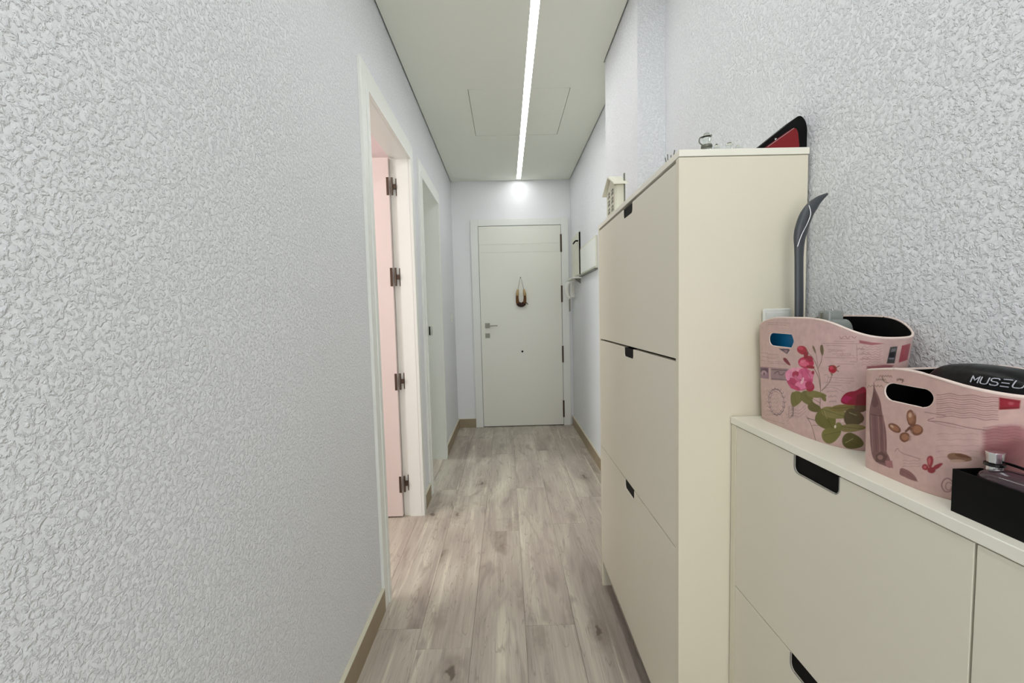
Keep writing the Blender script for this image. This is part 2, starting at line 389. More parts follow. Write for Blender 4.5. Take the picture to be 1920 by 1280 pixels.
# ------------------------------------------------------------------ doors 2 and 3: doorways in the left wall
XC = XL+.012
def doorway(name, label, y0, y1, nearw, farw, m_in, zc):
    d = thing(name, (XL, (y0+y1)/2, 0), label, kind='structure')
    bm = B()
    box(bm, XL-.002, XC, y0-nearw, y0, 0, 2.114); box(bm, XL-.002, XC, y1, y1+farw, 0, 2.114); box(bm, XL-.002, XC, y0, y1, DT, 2.114)
    obj('casing', bm, 'casing', d, bev=.002)
    bm = B(); g0 = DT+.029
    box(bm, XC-.0005, XC+.004, y0-.004, y1+.004, DT, g0); box(bm, XC-.0005, XC+.004, y0-.030, y0-.001, 0, g0); box(bm, XC-.0005, XC+.004, y1+.001, y1+.010, 0, g0)
    obj('inner_casing', bm, 'casing', d, bev=.001)
    bm = B()                                                       # lining with a rabbet for the leaf
    box(bm, XL-.068, XL+.001, y0-.02, y0, 0, DT+.02); box(bm, XL-.068, XL+.001, y1, y1+.02, 0, DT+.02); box(bm, XL-.068, XL+.001, y0, y1, DT, DT+.02)
    box(bm, XL-WT-.004, XL-.068, y0-.02, y0-.012, 0, DT+.02); box(bm, XL-WT-.004, XL-.068, y1+.012, y1+.02, 0, DT+.02); box(bm, XL-WT-.004, XL-.068, y0-.012, y1+.012, DT+.012, DT+.02)
    obj('lining', bm, m_in, d)
    return d
d2 = doorway('door_2', 'white door frame on the left with a door tinted by pink light opened into the room', A0, A1, .078, .078, 'casing', 0)
lf = obj('leaf', bx(-1.33, -.624, 2.402, 2.437, .008, 2.028), 'pink_lit_leaf', d2, bev=.0015, label='white door leaf tinted by pink room light, standing open')
for z0, z1 in ((1.828, 1.922), (1.330, 1.430), (.745, .838), (.150, .243)):
    h = obj('hinge', bx(-.594, -.580, 2.4275, 2.4295, z0, z1), 'bronze', d2, label='dark bronze butt hinge')
    obj('hinge_leaf', bx(-.638, -.6245, 2.3995, 2.402, z0-.002, z1), 'bronze', h)
    obj('knuckle', box(cyl(B(), (-.609, 2.408, z0), .0055, .0055, z1-z0, 2, 12), -.609, -.588, 2.408, 2.4285, (z0+z1)/2-.012, (z0+z1)/2+.012), 'bronze', h)
d3 = doorway('door_3', 'white door frame further along the left wall opening to a dim room', B0, B1, .074, .074, 'casing', 0)
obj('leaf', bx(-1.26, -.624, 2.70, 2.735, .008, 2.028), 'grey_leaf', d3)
obj('strike_plate', bx(-.612, -.603, 3.384, 3.392, 1.005, 1.073), 'black', d3)

# ------------------------------------------------------------------ shoe cabinets
def notch_door(x0, x1, y0, y1, z0, z1, n0, n1, dep, r=.011):
    p = [(y0, z0), (y1, z0), (y1, z1), (n1, z1), (n1, z1-dep+r)]
    for i in range(1, 7):
        a = math.pi/2*i/6; p.append((n1-r+r*math.cos(a), z1-dep+r-r*math.sin(a)))
    for i in range(0, 7):
        a = math.pi/2*i/6; p.append((n0+r-r*math.sin(a), z1-dep+r-r*math.cos(a)))
    p += [(n0, z1), (y0, z1)]
    return prism(B(), p, 0, x0, x1)
def notch_highlight_line(x, n0, n1, z1, dep, r=.011):
    pts = [(x, n1, z1)]
    for i in range(0, 7):
        a = math.pi/2*i/6; pts.append((x, n1-r+r*math.cos(a), z1-dep+r-r*math.sin(a)))
    for i in range(0, 7):
        a = math.pi/2*i/6; pts.append((x, n0+r-r*math.sin(a), z1-dep+r-r*math.cos(a)))
    pts.append((x, n0, z1))
    return tube(B(), pts, .0012, 6)
def shoe_cabinet(name, label, xf, xb, y0, y1, zt, tb, cols_, rows, sp=.018, leg=.0, over=0, highlight=False):
    root = thing(name, ((xf+xb)/2, (y0+y1)/2, 0), label, 'cabinet', )
    obj('top_board', bx(xf-over, xb, y0, y1, zt-tb, zt), 'cabinet_top_lit', root, bev=.001)
    for a, b in ((y0+.001, y0+sp), (y1-sp, y1-.001)):
        obj('side_panel', bx(xf, xb-.002, a, b, 0.0005, zt-tb-.0015), 'cabinet', root, bev=.0008)
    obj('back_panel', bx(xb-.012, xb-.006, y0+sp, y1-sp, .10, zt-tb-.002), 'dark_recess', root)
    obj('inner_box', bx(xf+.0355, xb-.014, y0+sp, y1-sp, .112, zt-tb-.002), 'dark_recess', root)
    obj('gap_shade', bx(xf+.0165, xf+.0285, y0+sp, y1-sp, rows[-1][0]+.002, zt-tb-.0003), 'dark_recess', root)  # dark sheet added behind the flaps so the gaps read as shade
    for ya, yb, n0, n1 in cols_:
        for z0, z1 in rows:
            dr = obj('flap_door', notch_door(xf+.0005, xf+.016, ya, yb, z0, z1, n0, n1, .030), 'cabinet_front', root, bev=.0006)
            r = .010; p = [(n1-.0006, z1-.0012)]+[(n1-.0006-r+r*math.cos(math.pi/2*i/6), z1-.0294+r-r*math.sin(math.pi/2*i/6)) for i in range(7)]+[(n0+.0006+r-r*math.sin(math.pi/2*i/6), z1-.0294+r-r*math.cos(math.pi/2*i/6)) for i in range(7)]+[(n0+.0006, z1-.0012)]
            obj('handle_recess', prism(B(), p, 0, xf+.0030, xf+.0163), 'black', dr)
            if highlight: obj('handle_highlight', notch_highlight_line(xf+.001, n0, n1, z1-.0005, .030), 'notch_highlight', dr)  # grey line drawn as the edge highlight around the notch
    return root
TX, T0, T1, TZ = .3823, .940, 1.750, 1.505
tall = shoe_cabinet('shoe_cabinet', 'tall narrow cream shoe cabinet with three flap doors', TX, XR-.005, T0, T1, TZ, .0145,
    [(T0+.019, T1-.019, 1.284, 1.383)], [(1.050, 1.482), (.6065, 1.0435), (.108, .6035)], leg=.1)
LXF, L0, L1, LZ = .500, -.022, .9385, .9185
low = shoe_cabinet('shoe_cabinet', 'low cream shoe cabinet with a bright top board holding baskets', LXF, XR-.003, L0, L1, LZ, .015,
    [(.4395, .917, .6265, .7290), (-.003, .4365, .167, .269)], [(.5385, .9015), (.172, .5365)], sp=.0205, over=.0015, highlight=True)

# ------------------------------------------------------------------ things on the walls
ep = thing('electrical_panel', (XR, 3.43, 1.475), 'flat white electrical panel cover on the right wall before the entrance door', 'panel')
obj('frame', bx(XR-.012, XR, 3.10, 3.745, 1.475, 1.71), 'cream_plastic', ep, bev=.002)
obj('cover', bx(XR-.0155, XR-.011, 3.115, 3.73, 1.49, 1.695), 'casing', ep, bev=.001)
obj('underside_shade', bx(XR-.026, XR, 3.10, 3.745, 1.463, 1.4748), 'steel', ep)  # dark strip standing for the shadow line below the panel
kc = thing('key_cabinet', (XR, 4.02, 1.49), 'cream key box on the right wall beside the entrance door', 'key box')
obj('body', bx(XR-.012, XR, 3.80, 4.21, 1.49, 1.87), 'cream_plastic', kc, bev=.003)
obj('door', bx(XR-.015, XR-.0125, 3.806, 4.204, 1.496, 1.864), 'cream_plastic', kc, bev=.002)
obj('hook', tube(B(), [(XR-.016, 3.83, 1.788), (XR-.038, 3.83, 1.788), (XR-.044, 3.85, 1.782), (XR-.044, 3.92, 1.778)], .007, 8), 'black', kc, label='black hook')
obj('edge_shade', bx(XR-.013, XR-.001, 3.796, 3.7998, 1.49, 1.86), 'dark_recess', kc)  # thin dark strip painted as the shadow along the box's near edge
ws = thing('key_shelf', (XR, 4.03, 1.45), 'small white ledge under the key box on the right wall', 'shelf')
obj('board', bx(XR-.075, XR, 3.78, 4.13, 1.455, 1.470), 'white_plastic', ws, bev=.002)
obj('bracket', prism(B(), [(XR-.003, 1.4545), (XR-.06, 1.4545), (XR-.003, 1.41)], 1, 3.80, 3.806), 'steel', ws)
ic = thing('intercom_phone', (XR, 4.19, 1.28), 'white intercom handset hanging on the wall beside the entrance door', 'intercom')
obj('base', bx(XR-.032, XR, 4.14, 4.235, 1.30, 1.4525), 'white_plastic', ic, bev=.004)
obj('handset', tube(B(), smooth_path([(XR-.040, 4.19, 1.445), (XR-.062, 4.19, 1.43), (XR-.070, 4.19, 1.38), (XR-.062, 4.19, 1.32), (XR-.040, 4.19, 1.295)]), .018, 12, .6), 'white_plastic', ic, smooth=True)
obj('coiled_cord', tube(B(), [(XR-.045+.008*math.cos(i*1.3), 4.19+.008*math.sin(i*1.3), 1.295-.0013*i) for i in range(100)], .0018, 6), 'cord', ic, smooth=True)
sw = thing('light_switch', (XL, 4.06, 1.13), 'small white light switch on the left wall near the entrance door', 'switch')
obj('plate', bx(XL, XL+.009, 4.02, 4.10, 1.09, 1.17), 'white_plastic', sw, bev=.002)
obj('rocker', bx(XL+.009, XL+.013, 4.035, 4.085, 1.103, 1.157), 'white_plastic', sw, bev=.001)
# horseshoe hanging on the entrance door
hs = thing('horseshoe_ornament', (.156, YD, 1.518), 'brown horseshoe shaped ornament hanging by a cord on the entrance door', 'ornament')
cx, yh = .156, YD-.018
obj('nail', cyl(B(), (.155, YD-.028, 1.516), .004, .006, .032, 1, 10), 'steel', hs)
obj('cord', tube(B(), [(cx-.029, yh, 1.40), (cx-.012, yh-.004, 1.48), (cx-.001, yh-.007, 1.522), (cx+.012, yh-.004, 1.48), (cx+.028, yh, 1.40)], .0022, 6), 'cord', hs)
U = []
for i in range(25):
    a = math.pi*(1.0+i/24.0); U.append((cx+.037*math.cos(a), yh, 1.287+.044*math.sin(a)))
U = [(cx-.033, yh, 1.385), (cx-.038, yh, 1.345), (cx-.039, yh, 1.31)]+U+[(cx+.039, yh, 1.31), (cx+.038, yh, 1.345), (cx+.031, yh, 1.39)]
obj('horseshoe', tube(B(), U, [.010, .012, .014]+[.015+.006*math.sin(math.pi*i/24) for i in range(25)]+[.014, .012, .009], 12), 'wicker', hs, smooth=True)
obj('wrapping', tube(B(), [u for u in U if u[2] < 1.262], .0225, 12), 'wicker_dark', hs, smooth=True, label='dark brown bottom wrapping')
for s in (-1, 1): obj('tip', tube(B(), [(cx+s*.0385, yh-.002, 1.335), (cx+s*.036, yh-.002, 1.36), (cx+s*.030, yh-.002, 1.398)], [.016, .0145, .009], 10), 'straw', hs, smooth=True, label='straw coloured end')
obj('loose_end', tube(B(), [(cx+.03, yh-.01, 1.262), (cx+.055, yh-.012, 1.262), (cx+.066, yh-.012, 1.245)], .004, 6), 'wicker_dark', hs)

# ------------------------------------------------------------------ storage baskets with printed outside
# plan: superellipse, arc-length resampled.  spec: bottom (cx,cy,a,b,z), top (cx,cy,a,b), rim (lo,hi,c,w,p)
BASKET1=dict(bc=(.607,.808),ba=(.056,.120),tc=(.606,.788),ta=(.065,.141),z0=.9185,rim=(1.103,1.140,.80,.13,4),n=2.7)
BASKET2=dict(bc=(.598,.558),ba=(.066,.074),tc=(.598,.532),ta=(.070,.101),z0=.9185,rim=(1.055,1.0735,.555,.085,2),n=2.7)
def plan_angles(s,N):
    # fractions t in [0,1) -> angle, equal arc length at mid height
    a=.5*(s['ba'][0]+s['ta'][0]); b=.5*(s['ba'][1]+s['ta'][1]); n=s['n']
    th=np.linspace(0,2*np.pi,20001)
    n=np.where(np.sin(th)>0,7.,n)
    x=a*np.sign(np.cos(th))*abs(np.cos(th))**(2/n); y=b*np.sign(np.sin(th))*abs(np.sin(th))**(2/n)
    L=np.concatenate([[0],np.cumsum(np.hypot(np.diff(x),np.diff(y)))])
    return lambda t: np.interp(t%1*L[-1],L,th), L[-1]
def surf(s,th,z,off=0.0):
    n=np.where(np.sin(th)>0,7.,s['n']); c=np.sign(np.cos(th))*abs(np.cos(th))**(2/n); d=np.sign(np.sin(th))*abs(np.sin(th))**(2/n)
    k=(z-s['z0'])/(s['rim'][1]-s['z0'])
    k=np.clip(k,0,1)**.8
    X=s['bc'][0]*(1-k)+s['tc'][0]*k+(s['ba'][0]*(1-k)+s['ta'][0]*k-off)*c
    Y=s['bc'][1]*(1-k)+s['tc'][1]*k+(s['ba'][1]*(1-k)+s['ta'][1]*k-off)*d
    return X,Y
def rimz(s,th):
    lo,hi,c,w,p=s['rim']; _,Y=surf(s,th,hi)
    return lo+(hi-lo)*np.exp(-(abs(Y-c)/w)**p)

PRINT_ROSE='''l 120 85 88 0.45 414.9 178.2 446.5 180.2 472 181.1
l 120 85 88 0.45 424.8 175.3 441.6 176.3 455.9 176.3
l 120 85 88 0.45 427.3 168.5 442.2 168.5 454.6 169.5
l 120 85 88 0.45 436.6 161.8 450.3 162.7 462.1 163.7
l 120 85 88 0.45 421.7 154 447.8 155.9 469.5 157.9
l 120 85 88 0.45 463.3 151.1 467.6 151.1 471.4 151.1
l 120 85 88 0.45 444.1 145.3 457.1 146.3 468.9 147.2
l 120 85 88 0.45 431.6 120.1 452.7 122 470.8 124
l 120 85 88 0.45 450.3 117.2 461.4 118.2 471.4 119.1
l 120 85 88 0.45 425.4 110.4 447.8 113.3 467 115.3
l 120 85 88 0.45 430.4 106.5 443.4 107.5 455.2 109.5
l 120 85 88 0.45 444.1 187.9 452.1 187.9 460.2 187.9
l 120 85 88 0.45 436.6 183.1 452.1 184 465.2 184
l 120 85 88 0.35 427.9 163.7 429.2 166.6 431.6 162.7 432.9 167.6 434.7 164.7 436.6 168.5 438.5 164.7 439.7 167.6 442.2 163.7 443.4 168.5 445.3 165.6 446.5 169.5 448.4 165.6 449.6 168.5 451.5 164.7
l 120 85 88 0.35 442.8 156.9 444.7 160.8 446.5 156.9 448.4 161.8 450.3 157.9 452.1 162.7 454 158.9 455.9 161.8 457.7 157.9 459 161.8 460.8 158.9 462.1 163.7 464.5 159.8 465.8 162.7 467.6 158.9
l 120 85 88 0.35 469.5 170.5 470.1 174.4 471.4 170.5 471.4 174.4 472 171.4 472.6 175.3 473.9 171.4 473.9 174.4 475.1 170.5 475.1 174.4 476.3 171.4 476.3 175.3 477.6 171.4 477.6 174.4 478.8 170.5
l 120 85 88 0.35 473.9 162.7 474.5 165.6 475.7 162.7 476.3 166.6 477.6 163.7 478.2 167.6 479.4 163.7 480.1 166.6 481.3 162.7 481.9 166.6 483.2 163.7 483.8 167.6 485 163.7 485.6 166.6 486.9 162.7
l 120 85 88 0.35 475.7 155 476.3 157.9 477.6 154 478.2 158.9 479.4 155.9 479.4 159.8 480.7 155 481.3 158.9 482.5 155 483.2 158.9 484.4 155.9 484.4 159.8 485.6 155.9 486.3 158.9 487.5 155
l 120 85 88 0.35 431.6 93 432.9 96.9 434.7 93 435.4 97.8 437.2 94.9 438.5 98.8 440.3 94.9 441 98.8 442.8 94.9 443.4 98.8 445.3 95.9 446.5 100.7 447.8 96.9 449 99.8 450.9 95.9
l 120 85 88 0.35 434.7 85.2 435.4 88.1 437.2 84.3 437.9 89.1 439.1 86.2 439.7 90.1 441 86.2 442.2 90.1 443.4 86.2 444.1 90.1 445.3 87.2 445.9 92 447.2 87.2 447.8 91.1 449.6 87.2
l 120 85 88 0.35 437.9 76.5 438.5 80.4 439.7 76.5 440.3 80.4 441.6 77.5 442.2 82.3 443.4 77.5 444.1 81.4 445.3 77.5 445.3 81.4 446.5 78.5 447.2 83.3 448.4 78.5 449 82.3 450.3 78.5
l 120 85 88 0.5 242.3 145.3 274 147.2
l 120 85 88 0.5 249.1 137.5 274 138.5
l 120 85 88 0.5 274 145.3 306.3 147.2
l 120 85 88 0.5 274 137.5 298.8 138.5
l 120 85 88 0.5 274 129.8 318 133.7
l 120 85 88 0.5 278.3 126.9 336 131.7
l 120 85 88 0.5 241.1 128.8 264.7 129.8
l 120 85 88 0.5 274.6 211.2 340.4 211.2
l 120 85 88 0.5 274.6 207.3 330.5 207.3
l 120 85 88 0.5 274 148.2 274.6 126.9
l 120 85 88 0.4 468.9 179.2 472 152.1
l 120 70 80 0.7 235.5 113.3 286.4 118.2 336.7 122
f 150 115 130 0 235.5 113.3 277.1 117.2 277.1 93 235.5 89.1
f 95 60 85 0 235.5 111.4 274 115.3 273.4 105.6 234.9 101.7
f 185 150 160 0 269 104.6 267.1 101.7 264 99.8 257.8 97.8 252.2 97.8 246.7 98.8 244.8 101.7 247.3 104.6 252.2 107.5 258.5 108.5 264 108.5 267.8 107.5
f 120 80 100 0 264 101.7 263.4 100.7 261.6 98.8 259.1 97.8 256 97.8 254.1 98.8 254.1 100.7 254.7 102.7 256.6 103.6 259.1 104.6 262.2 104.6 263.4 103.6
f 160 130 135 0 282.7 117.2 338.5 123 337.3 98.8 283.9 92
f 110 85 85 0 285.8 115.3 334.8 120.1 334.2 118.2 285.8 113.3
f 110 85 85 0 285.8 95.9 333.6 100.7 333.6 99.8 285.8 94
l 90 65 70 1.4 295.1 106.5 302.5 112.4 312.5 113.3 308.7 107.5 320.5 107.5 326.1 113.3
l 95 70 80 1.2 326.7 56.2 328 48.4 326.1 39.7 322.4 32.9 316.2 27.1 308.7 23.2 300.7 22.3 292 23.2 284.5 27.1 278.9 33.9 275.8 41.7 275.2 50.4 277.1 58.1 282 65.9 288.3 71.7 296.3 75.6 304.4 75.6 312.5 74.6 318.7 69.7 324.3 63.9 326.7 56.2
l 130 100 105 0.6 323 54.2 323.6 46.5 322.4 39.7 318 32.9 311.8 28.1 305 26.2 296.9 26.2 290.1 29.1 284.5 34.9 282 42.6 281.4 50.4 283.9 58.1 288.3 64.9 294.5 68.8 301.3 70.7 308.7 69.7 315.6 66.8 319.9 61
l 85 62 70 0.9 321.8 55.2 329.8 52.3 332.3 57.1
l 85 62 70 0.9 320.5 44.6 328.6 41.7 330.5 46.5
l 85 62 70 0.9 314.9 34.9 323 32 325.5 36.8
l 85 62 70 0.9 306.9 27.1 314.9 24.2 317.4 29.1
l 85 62 70 0.9 296.3 22.3 305 19.4 307.5 24.2
l 85 62 70 0.9 285.8 22.3 295.1 19.4 297.6 24.2
l 85 62 70 0.9 276.5 26.2 285.8 23.2 288.3 28.1
l 85 62 70 0.9 270.2 33.9 279.6 31 282.7 35.8
l 85 62 70 0.9 268.4 44.6 277.7 41.7 280.8 46.5
l 85 62 70 0.9 271.5 56.2 280.2 52.3 282.7 57.1
l 85 62 70 0.9 277.1 65.9 286.4 63 288.9 67.8
l 85 62 70 0.9 286.4 73.6 295.1 70.7 297.6 75.6
l 85 62 70 0.9 296.3 77.5 305 74.6 306.9 78.5
l 85 62 70 0.9 306.3 77.5 314.3 73.6 316.8 78.5
l 85 62 70 0.9 314.3 72.6 322.4 69.7 324.9 74.6
l 85 62 70 0.9 319.9 64.9 328 62 329.8 66.8
l 125 100 100 0.45 263.4 63 270.2 69.7 276.5 64.9 282.7 71.7 288.9 67.8 294.5 73.6 300.7 69.7 306.3 75.6
l 125 100 100 0.45 262.8 54.2 270.2 61 276.5 57.1 282.7 63 288.9 59.1 295.1 65.9 300.7 61 306.3 67.8
l 125 100 100 0.45 262.8 45.5 269.6 52.3 276.5 48.4 282.7 54.2 288.9 50.4 295.1 57.1 300.7 53.3 306.3 59.1
l 125 100 100 0.45 262.2 36.8 269.6 43.6 275.8 39.7 282.7 46.5 288.3 41.7 294.5 48.4 300.7 44.6 306.9 51.3
l 125 100 100 0.45 262.2 28.1 269 34.9 275.8 31 282.7 37.8 288.9 33.9 294.5 39.7 300.7 35.8 306.9 42.6
l 125 100 100 0.45 260.9 18.4 269 26.2 275.8 22.3 282 29.1 288.3 25.2 295.1 32 300.7 28.1 306.3 33.9
l 125 100 100 0.45 260.3 9.7 268.4 17.4 275.2 13.6 282 20.3 288.3 16.5 294.5 23.2 300.7 19.4 306.9 26.2
l 130 105 105 0.4 339.2 45.5 344.7 51.3 354.1 47.5 356.5 53.3 357.2 49.4 361.5 55.2 365.8 51.3 370.2 57.1
l 130 105 105 0.4 339.2 40.7 344.7 46.5 354.7 43.6 356.5 48.4 357.8 45.5 361.5 50.4 366.5 47.5 370.2 52.3
l 130 105 105 0.4 339.8 36.8 346 42.6 354.7 38.7 356.5 44.6 357.8 40.7 362.1 46.5 366.5 42.6 370.2 48.4
l 130 105 105 0.4 339.8 32 346 37.8 354.7 33.9 356.5 39.7 357.8 35.8 362.1 41.7 367.1 38.7 370.8 43.6
l 130 105 105 0.4 339.8 27.1 346.6 32.9 355.3 30 356.5 34.9 358.4 32 362.7 37.8 367.1 33.9 370.8 39.7
l 130 105 105 0.4 340.4 23.2 347.8 29.1 355.3 25.2 356.5 31 358.4 27.1 362.7 32.9 367.1 29.1 371.4 34.9
l 120 85 88 0.5 336 29.1 358.4 47.5 372.7 45.5 388.2 61
l 120 85 88 0.5 336.7 23.2 358.4 40.7 373.3 39.7 388.8 55.2
l 120 85 88 0.5 336.7 16.5 359 34.9 373.3 32.9 389.4 49.4
l 110 85 90 0.8 342.9 48.4 342.3 23.2 357.2 27.1 356.5 51.3
l 120 85 88 0.5 237.3 3.9 285.8 5.8 328.6 9.7
f 165 95 100 0.5 471.4 186.9 485 184 501.2 182.1 486.9 179.2 472 182.1
l 120 75 75 0.6 444.1 191.8 447.8 187.9 450.3 191.8
l 120 75 75 0.6 452.7 192.8 456.5 187.9 459 192.8
l 120 75 75 0.6 461.4 192.8 465.2 188.9 467 192.8
f 85 70 85 0 308.1 159.8 337.3 161.8 341 159.8 332.9 151.1
f 160 120 130 0 321.2 157.9 335.4 158.9 331.7 153
l 92 76 50 1 387.6 158.9 399.4 151.1 409.3 136.6 417.4 115.3 419.8 93 421.7 56.2
l 92 76 50 0.9 415.5 173.4 418.6 151.1 411.8 133.7
l 92 76 50 0.6 397.5 170.5 405.6 158.9 410.5 136.6
l 92 76 50 0.8 439.1 129.8 434.7 109.5 421.7 94.9
l 92 76 50 1.1 403.1 131.7 413.6 119.1 419.2 97.8
l 92 76 50 0.4 421.7 94.9 430.4 102.7 443.4 104.6 459 98.8
l 92 76 50 0.4 422.3 94 430.4 106.5 432.3 125.9 424.2 123
l 92 76 50 1.1 393.2 39.7 406.8 27.1 418.6 1
l 92 76 50 1.2 396.3 37.8 418 37.8
l 92 76 50 0.7 408.1 27.1 427.9 32
l 92 76 50 0.8 405 76.5 420.5 72.6
f 110 95 65 0 418 156.9 416.7 157.9 414.9 160.8 413 165.6 412.4 170.5 413 174.4 414.9 176.3 417.4 175.3 418.6 171.4 419.8 166.6 419.8 161.8 419.2 157.9
f 120 100 75 0 404.3 158.9 403.1 159.8 401.2 161.8 398.7 165.6 396.9 168.5 396.3 171.4 396.9 173.4 398.7 172.4 401.2 170.5 403.1 166.6 404.3 163.7 405 160.8
f 118 110 52 0 356.5 50.4 355.3 53.3 352.2 60.1 350.3 68.8 354.7 76.5 357.8 82.3 369.6 84.3 378.3 81.4 381.4 74.6 378.3 66.8 370.2 59.1 362.1 53.3
f 112 105 48 0 408.7 63.9 403.1 62 394.4 63 383.2 64.9 374.5 69.7 372.7 77.5 377 84.3 386.3 89.1 395.6 88.1 403.1 82.3 407.4 74.6 409.3 67.8
f 125 118 62 0 432.9 87.2 430.4 85.2 423 82.3 411.8 79.4 400 78.5 391.3 80.4 388.2 84.3 392.5 89.1 401.2 92 413 92 423.6 91.1 430.4 89.1
f 118 110 60 0 431.6 77.5 429.2 76.5 426.1 77.5 423 80.4 420.5 83.3 419.8 86.2 421.7 89.1 424.8 90.1 428.5 89.1 430.4 86.2 431.6 82.3 432.3 78.5
f 100 92 42 0 424.8 58.1 422.3 56.2 415.5 53.3 406.8 52.3 398.7 53.3 393.8 57.1 394.4 63.9 399.4 68.8 406.8 71.7 414.3 69.7 420.5 65.9 424.2 62
f 108 103 45 0 450.3 30 444.1 27.1 433.5 27.1 421.1 30 412.4 36.8 413 48.4 421.7 60.1 433.5 66.8 443.4 66.8 449.6 59.1 452.7 47.5 452.7 36.8
f 132 124 70 0 472.6 58.1 469.5 55.2 461.4 52.3 449.6 49.4 436.6 49.4 426.7 52.3 423.6 59.1 427.9 65.9 438.5 69.7 450.9 69.7 462.1 65.9 470.1 62
f 128 112 60 0 486.9 78.5 484.4 75.6 477.6 71.7 467 66.8 455.2 63 445.9 62 441 64.9 444.1 70.7 453.4 75.6 465.2 78.5 476.3 80.4 483.8 79.4
f 88 72 40 0 491.9 56.2 490 51.3 485 45.5 478.2 41.7 470.8 41.7 465.2 47.5 463.3 58.1 465.8 67.8 471.4 73.6 478.2 72.6 485 67.8 490 62
f 90 66 38 0 495.6 76.5 494.3 73.6 491.2 70.7 486.9 67.8 481.9 66.8 478.2 68.8 476.3 74.6 477 80.4 480.1 84.3 485 84.3 490 82.3 493.7 79.4
f 120 114 55 0 462.7 32 463.3 26.2 460.8 18.4 455.9 8.7 448.4 1.9 439.7 1.9 432.3 6.8 429.2 16.5 432.9 25.2 441 31 450.9 33.9 459 34.9
f 135 122 72 0 496.8 42.6 495 39.7 488.8 36.8 480.1 32 470.8 30 462.7 30 459.6 33.9 461.4 39.7 468.3 43.6 477.6 46.5 486.9 46.5 493.7 44.6
f 92 86 36 0 498.1 12.6 496.2 7.7 490 3.9 481.9 1 473.2 1.9 467.6 7.7 465.8 17.4 468.9 26.2 475.1 31 482.5 29.1 490.6 24.2 496.2 17.4
f 122 118 60 0 465.2 34.9 463.3 33.9 460.8 32 457.1 32 453.4 32.9 452.1 35.8 452.7 40.7 454.6 43.6 457.7 45.5 460.8 43.6 463.3 40.7 465.2 37.8
l 70 66 28 0.6 357.2 76.5 365.2 56.2
l 70 66 28 0.6 383.8 79.4 405.6 69.7
l 70 66 28 0.6 424.8 62 449.6 31
l 70 66 28 0.6 424.8 62 465.8 57.1
l 70 66 28 0.6 467 65.9 490.6 50.4
l 70 66 28 0.6 435.4 15.5 462.1 29.1
l 70 66 28 0.6 469.5 17.4 495.6 7.7
l 70 66 28 0.6 462.7 38.7 493.7 39.7
l 70 66 28 0.6 439.1 65.9 477.6 76.5
l 160 150 95 1 430.4 59.1 436.6 46.5
l 160 150 95 1 470.8 64.9 480.7 62
l 160 150 95 1 472 10.7 481.3 20.3
f 225 205 190 0 464.5 48.4 464.5 47.5 463.9 46.5 462.7 46.5 461.4 46.5 460.8 46.5 460.2 47.5 460.2 48.4 461.4 49.4 462.1 50.4 463.3 50.4 464.5 49.4
f 225 205 190 0 454 35.8 454 34.9 454 33.9 452.7 32.9 452.1 32.9 451.5 33.9 450.9 35.8 450.9 36.8 451.5 37.8 452.1 38.7 453.4 38.7 454 37.8
f 215 180 175 0 403.7 76.5 413.6 73.6 420.5 67.8 414.3 67.8 405.6 70.7
f 165 22 60 0 406.8 98.8 405.6 94 401.8 90.1 396.9 88.1 391.3 88.1 386.9 91.1 384.5 94.9 386.3 99.8 390.1 103.6 395.6 105.6 401.2 105.6 405 102.7
f 205 72 120 0 403.1 112.4 400 100.7 388.8 91.1 372.1 85.2 356.5 84.3 338.5 90.1 332.3 100.7 337.9 113.3 355.9 123 368.9 128.8 386.3 127.9 398.1 122
f 232 140 175 0 360.9 122 362.1 117.2 359.6 111.4 356.5 106.5 347.8 103.6 336 102.7 330.5 105.6 328.6 110.4 331.7 116.2 338.5 121.1 352.2 124 356.5 125
f 190 50 100 0 362.1 95.9 357.8 93 355.9 92 343.5 93 336.7 94.9 333.6 98.8 334.2 102.7 338.5 105.6 348.5 106.5 356.5 106.5 359 103.6 362.7 99.8
f 238 160 185 0 382 125.9 379.5 123 372.7 120.1 362.7 118.2 356.5 118.2 347.8 118.2 342.3 121.1 347.2 124 356.5 126.9 362.7 128.8 372.7 129.8 379.5 128.8
f 215 88 135 0 400.6 117.2 396.9 112.4 389.4 109.5 379.5 108.5 371.4 111.4 365.8 116.2 365.8 122 370.8 126.9 378.9 129.8 388.2 129.8 395.6 126.9 400.6 123
f 186 32 80 0 365.8 115.3 365.2 112.4 362.1 108.5 357.8 107.5 356.5 107.5 355.3 109.5 354.1 113.3 355.3 117.2 356.5 120.1 357.2 122 361.5 121.1 364.6 119.1
f 220 110 150 0 377.6 112.4 376.4 108.5 372.7 105.6 367.1 103.6 361.5 103.6 357.2 105.6 356.5 109.5 357.2 113.3 360.9 116.2 366.5 118.2 372.1 118.2 376.4 116.2
f 165 25 65 0 367.1 117.2 366.5 114.3 365.2 112.4 363.4 111.4 361.5 112.4 359.6 113.3 359 116.2 359.6 118.2 360.9 120.1 362.7 121.1 365.2 121.1 366.5 119.1
f 235 130 170 0 393.8 102.7 392.5 97.8 386.9 93 378.3 89.1 368.3 87.2 360.3 88.1 357.2 91.1 357.8 95.9 364 100.7 373.3 104.6 383.2 106.5 390.7 105.6
f 178 38 85 0 403.1 97.8 400 94 395 93 390.1 93 386.3 94.9 384.5 98.8 385.1 102.7 388.8 105.6 393.8 107.5 398.7 107.5 402.5 104.6 403.7 101.7
f 225 120 155 0 403.7 120.1 403.1 116.2 401.2 113.3 397.5 111.4 394.4 112.4 391.3 114.3 390.7 118.2 391.3 122 393.2 125 396.9 126.9 400 125.9 403.1 124
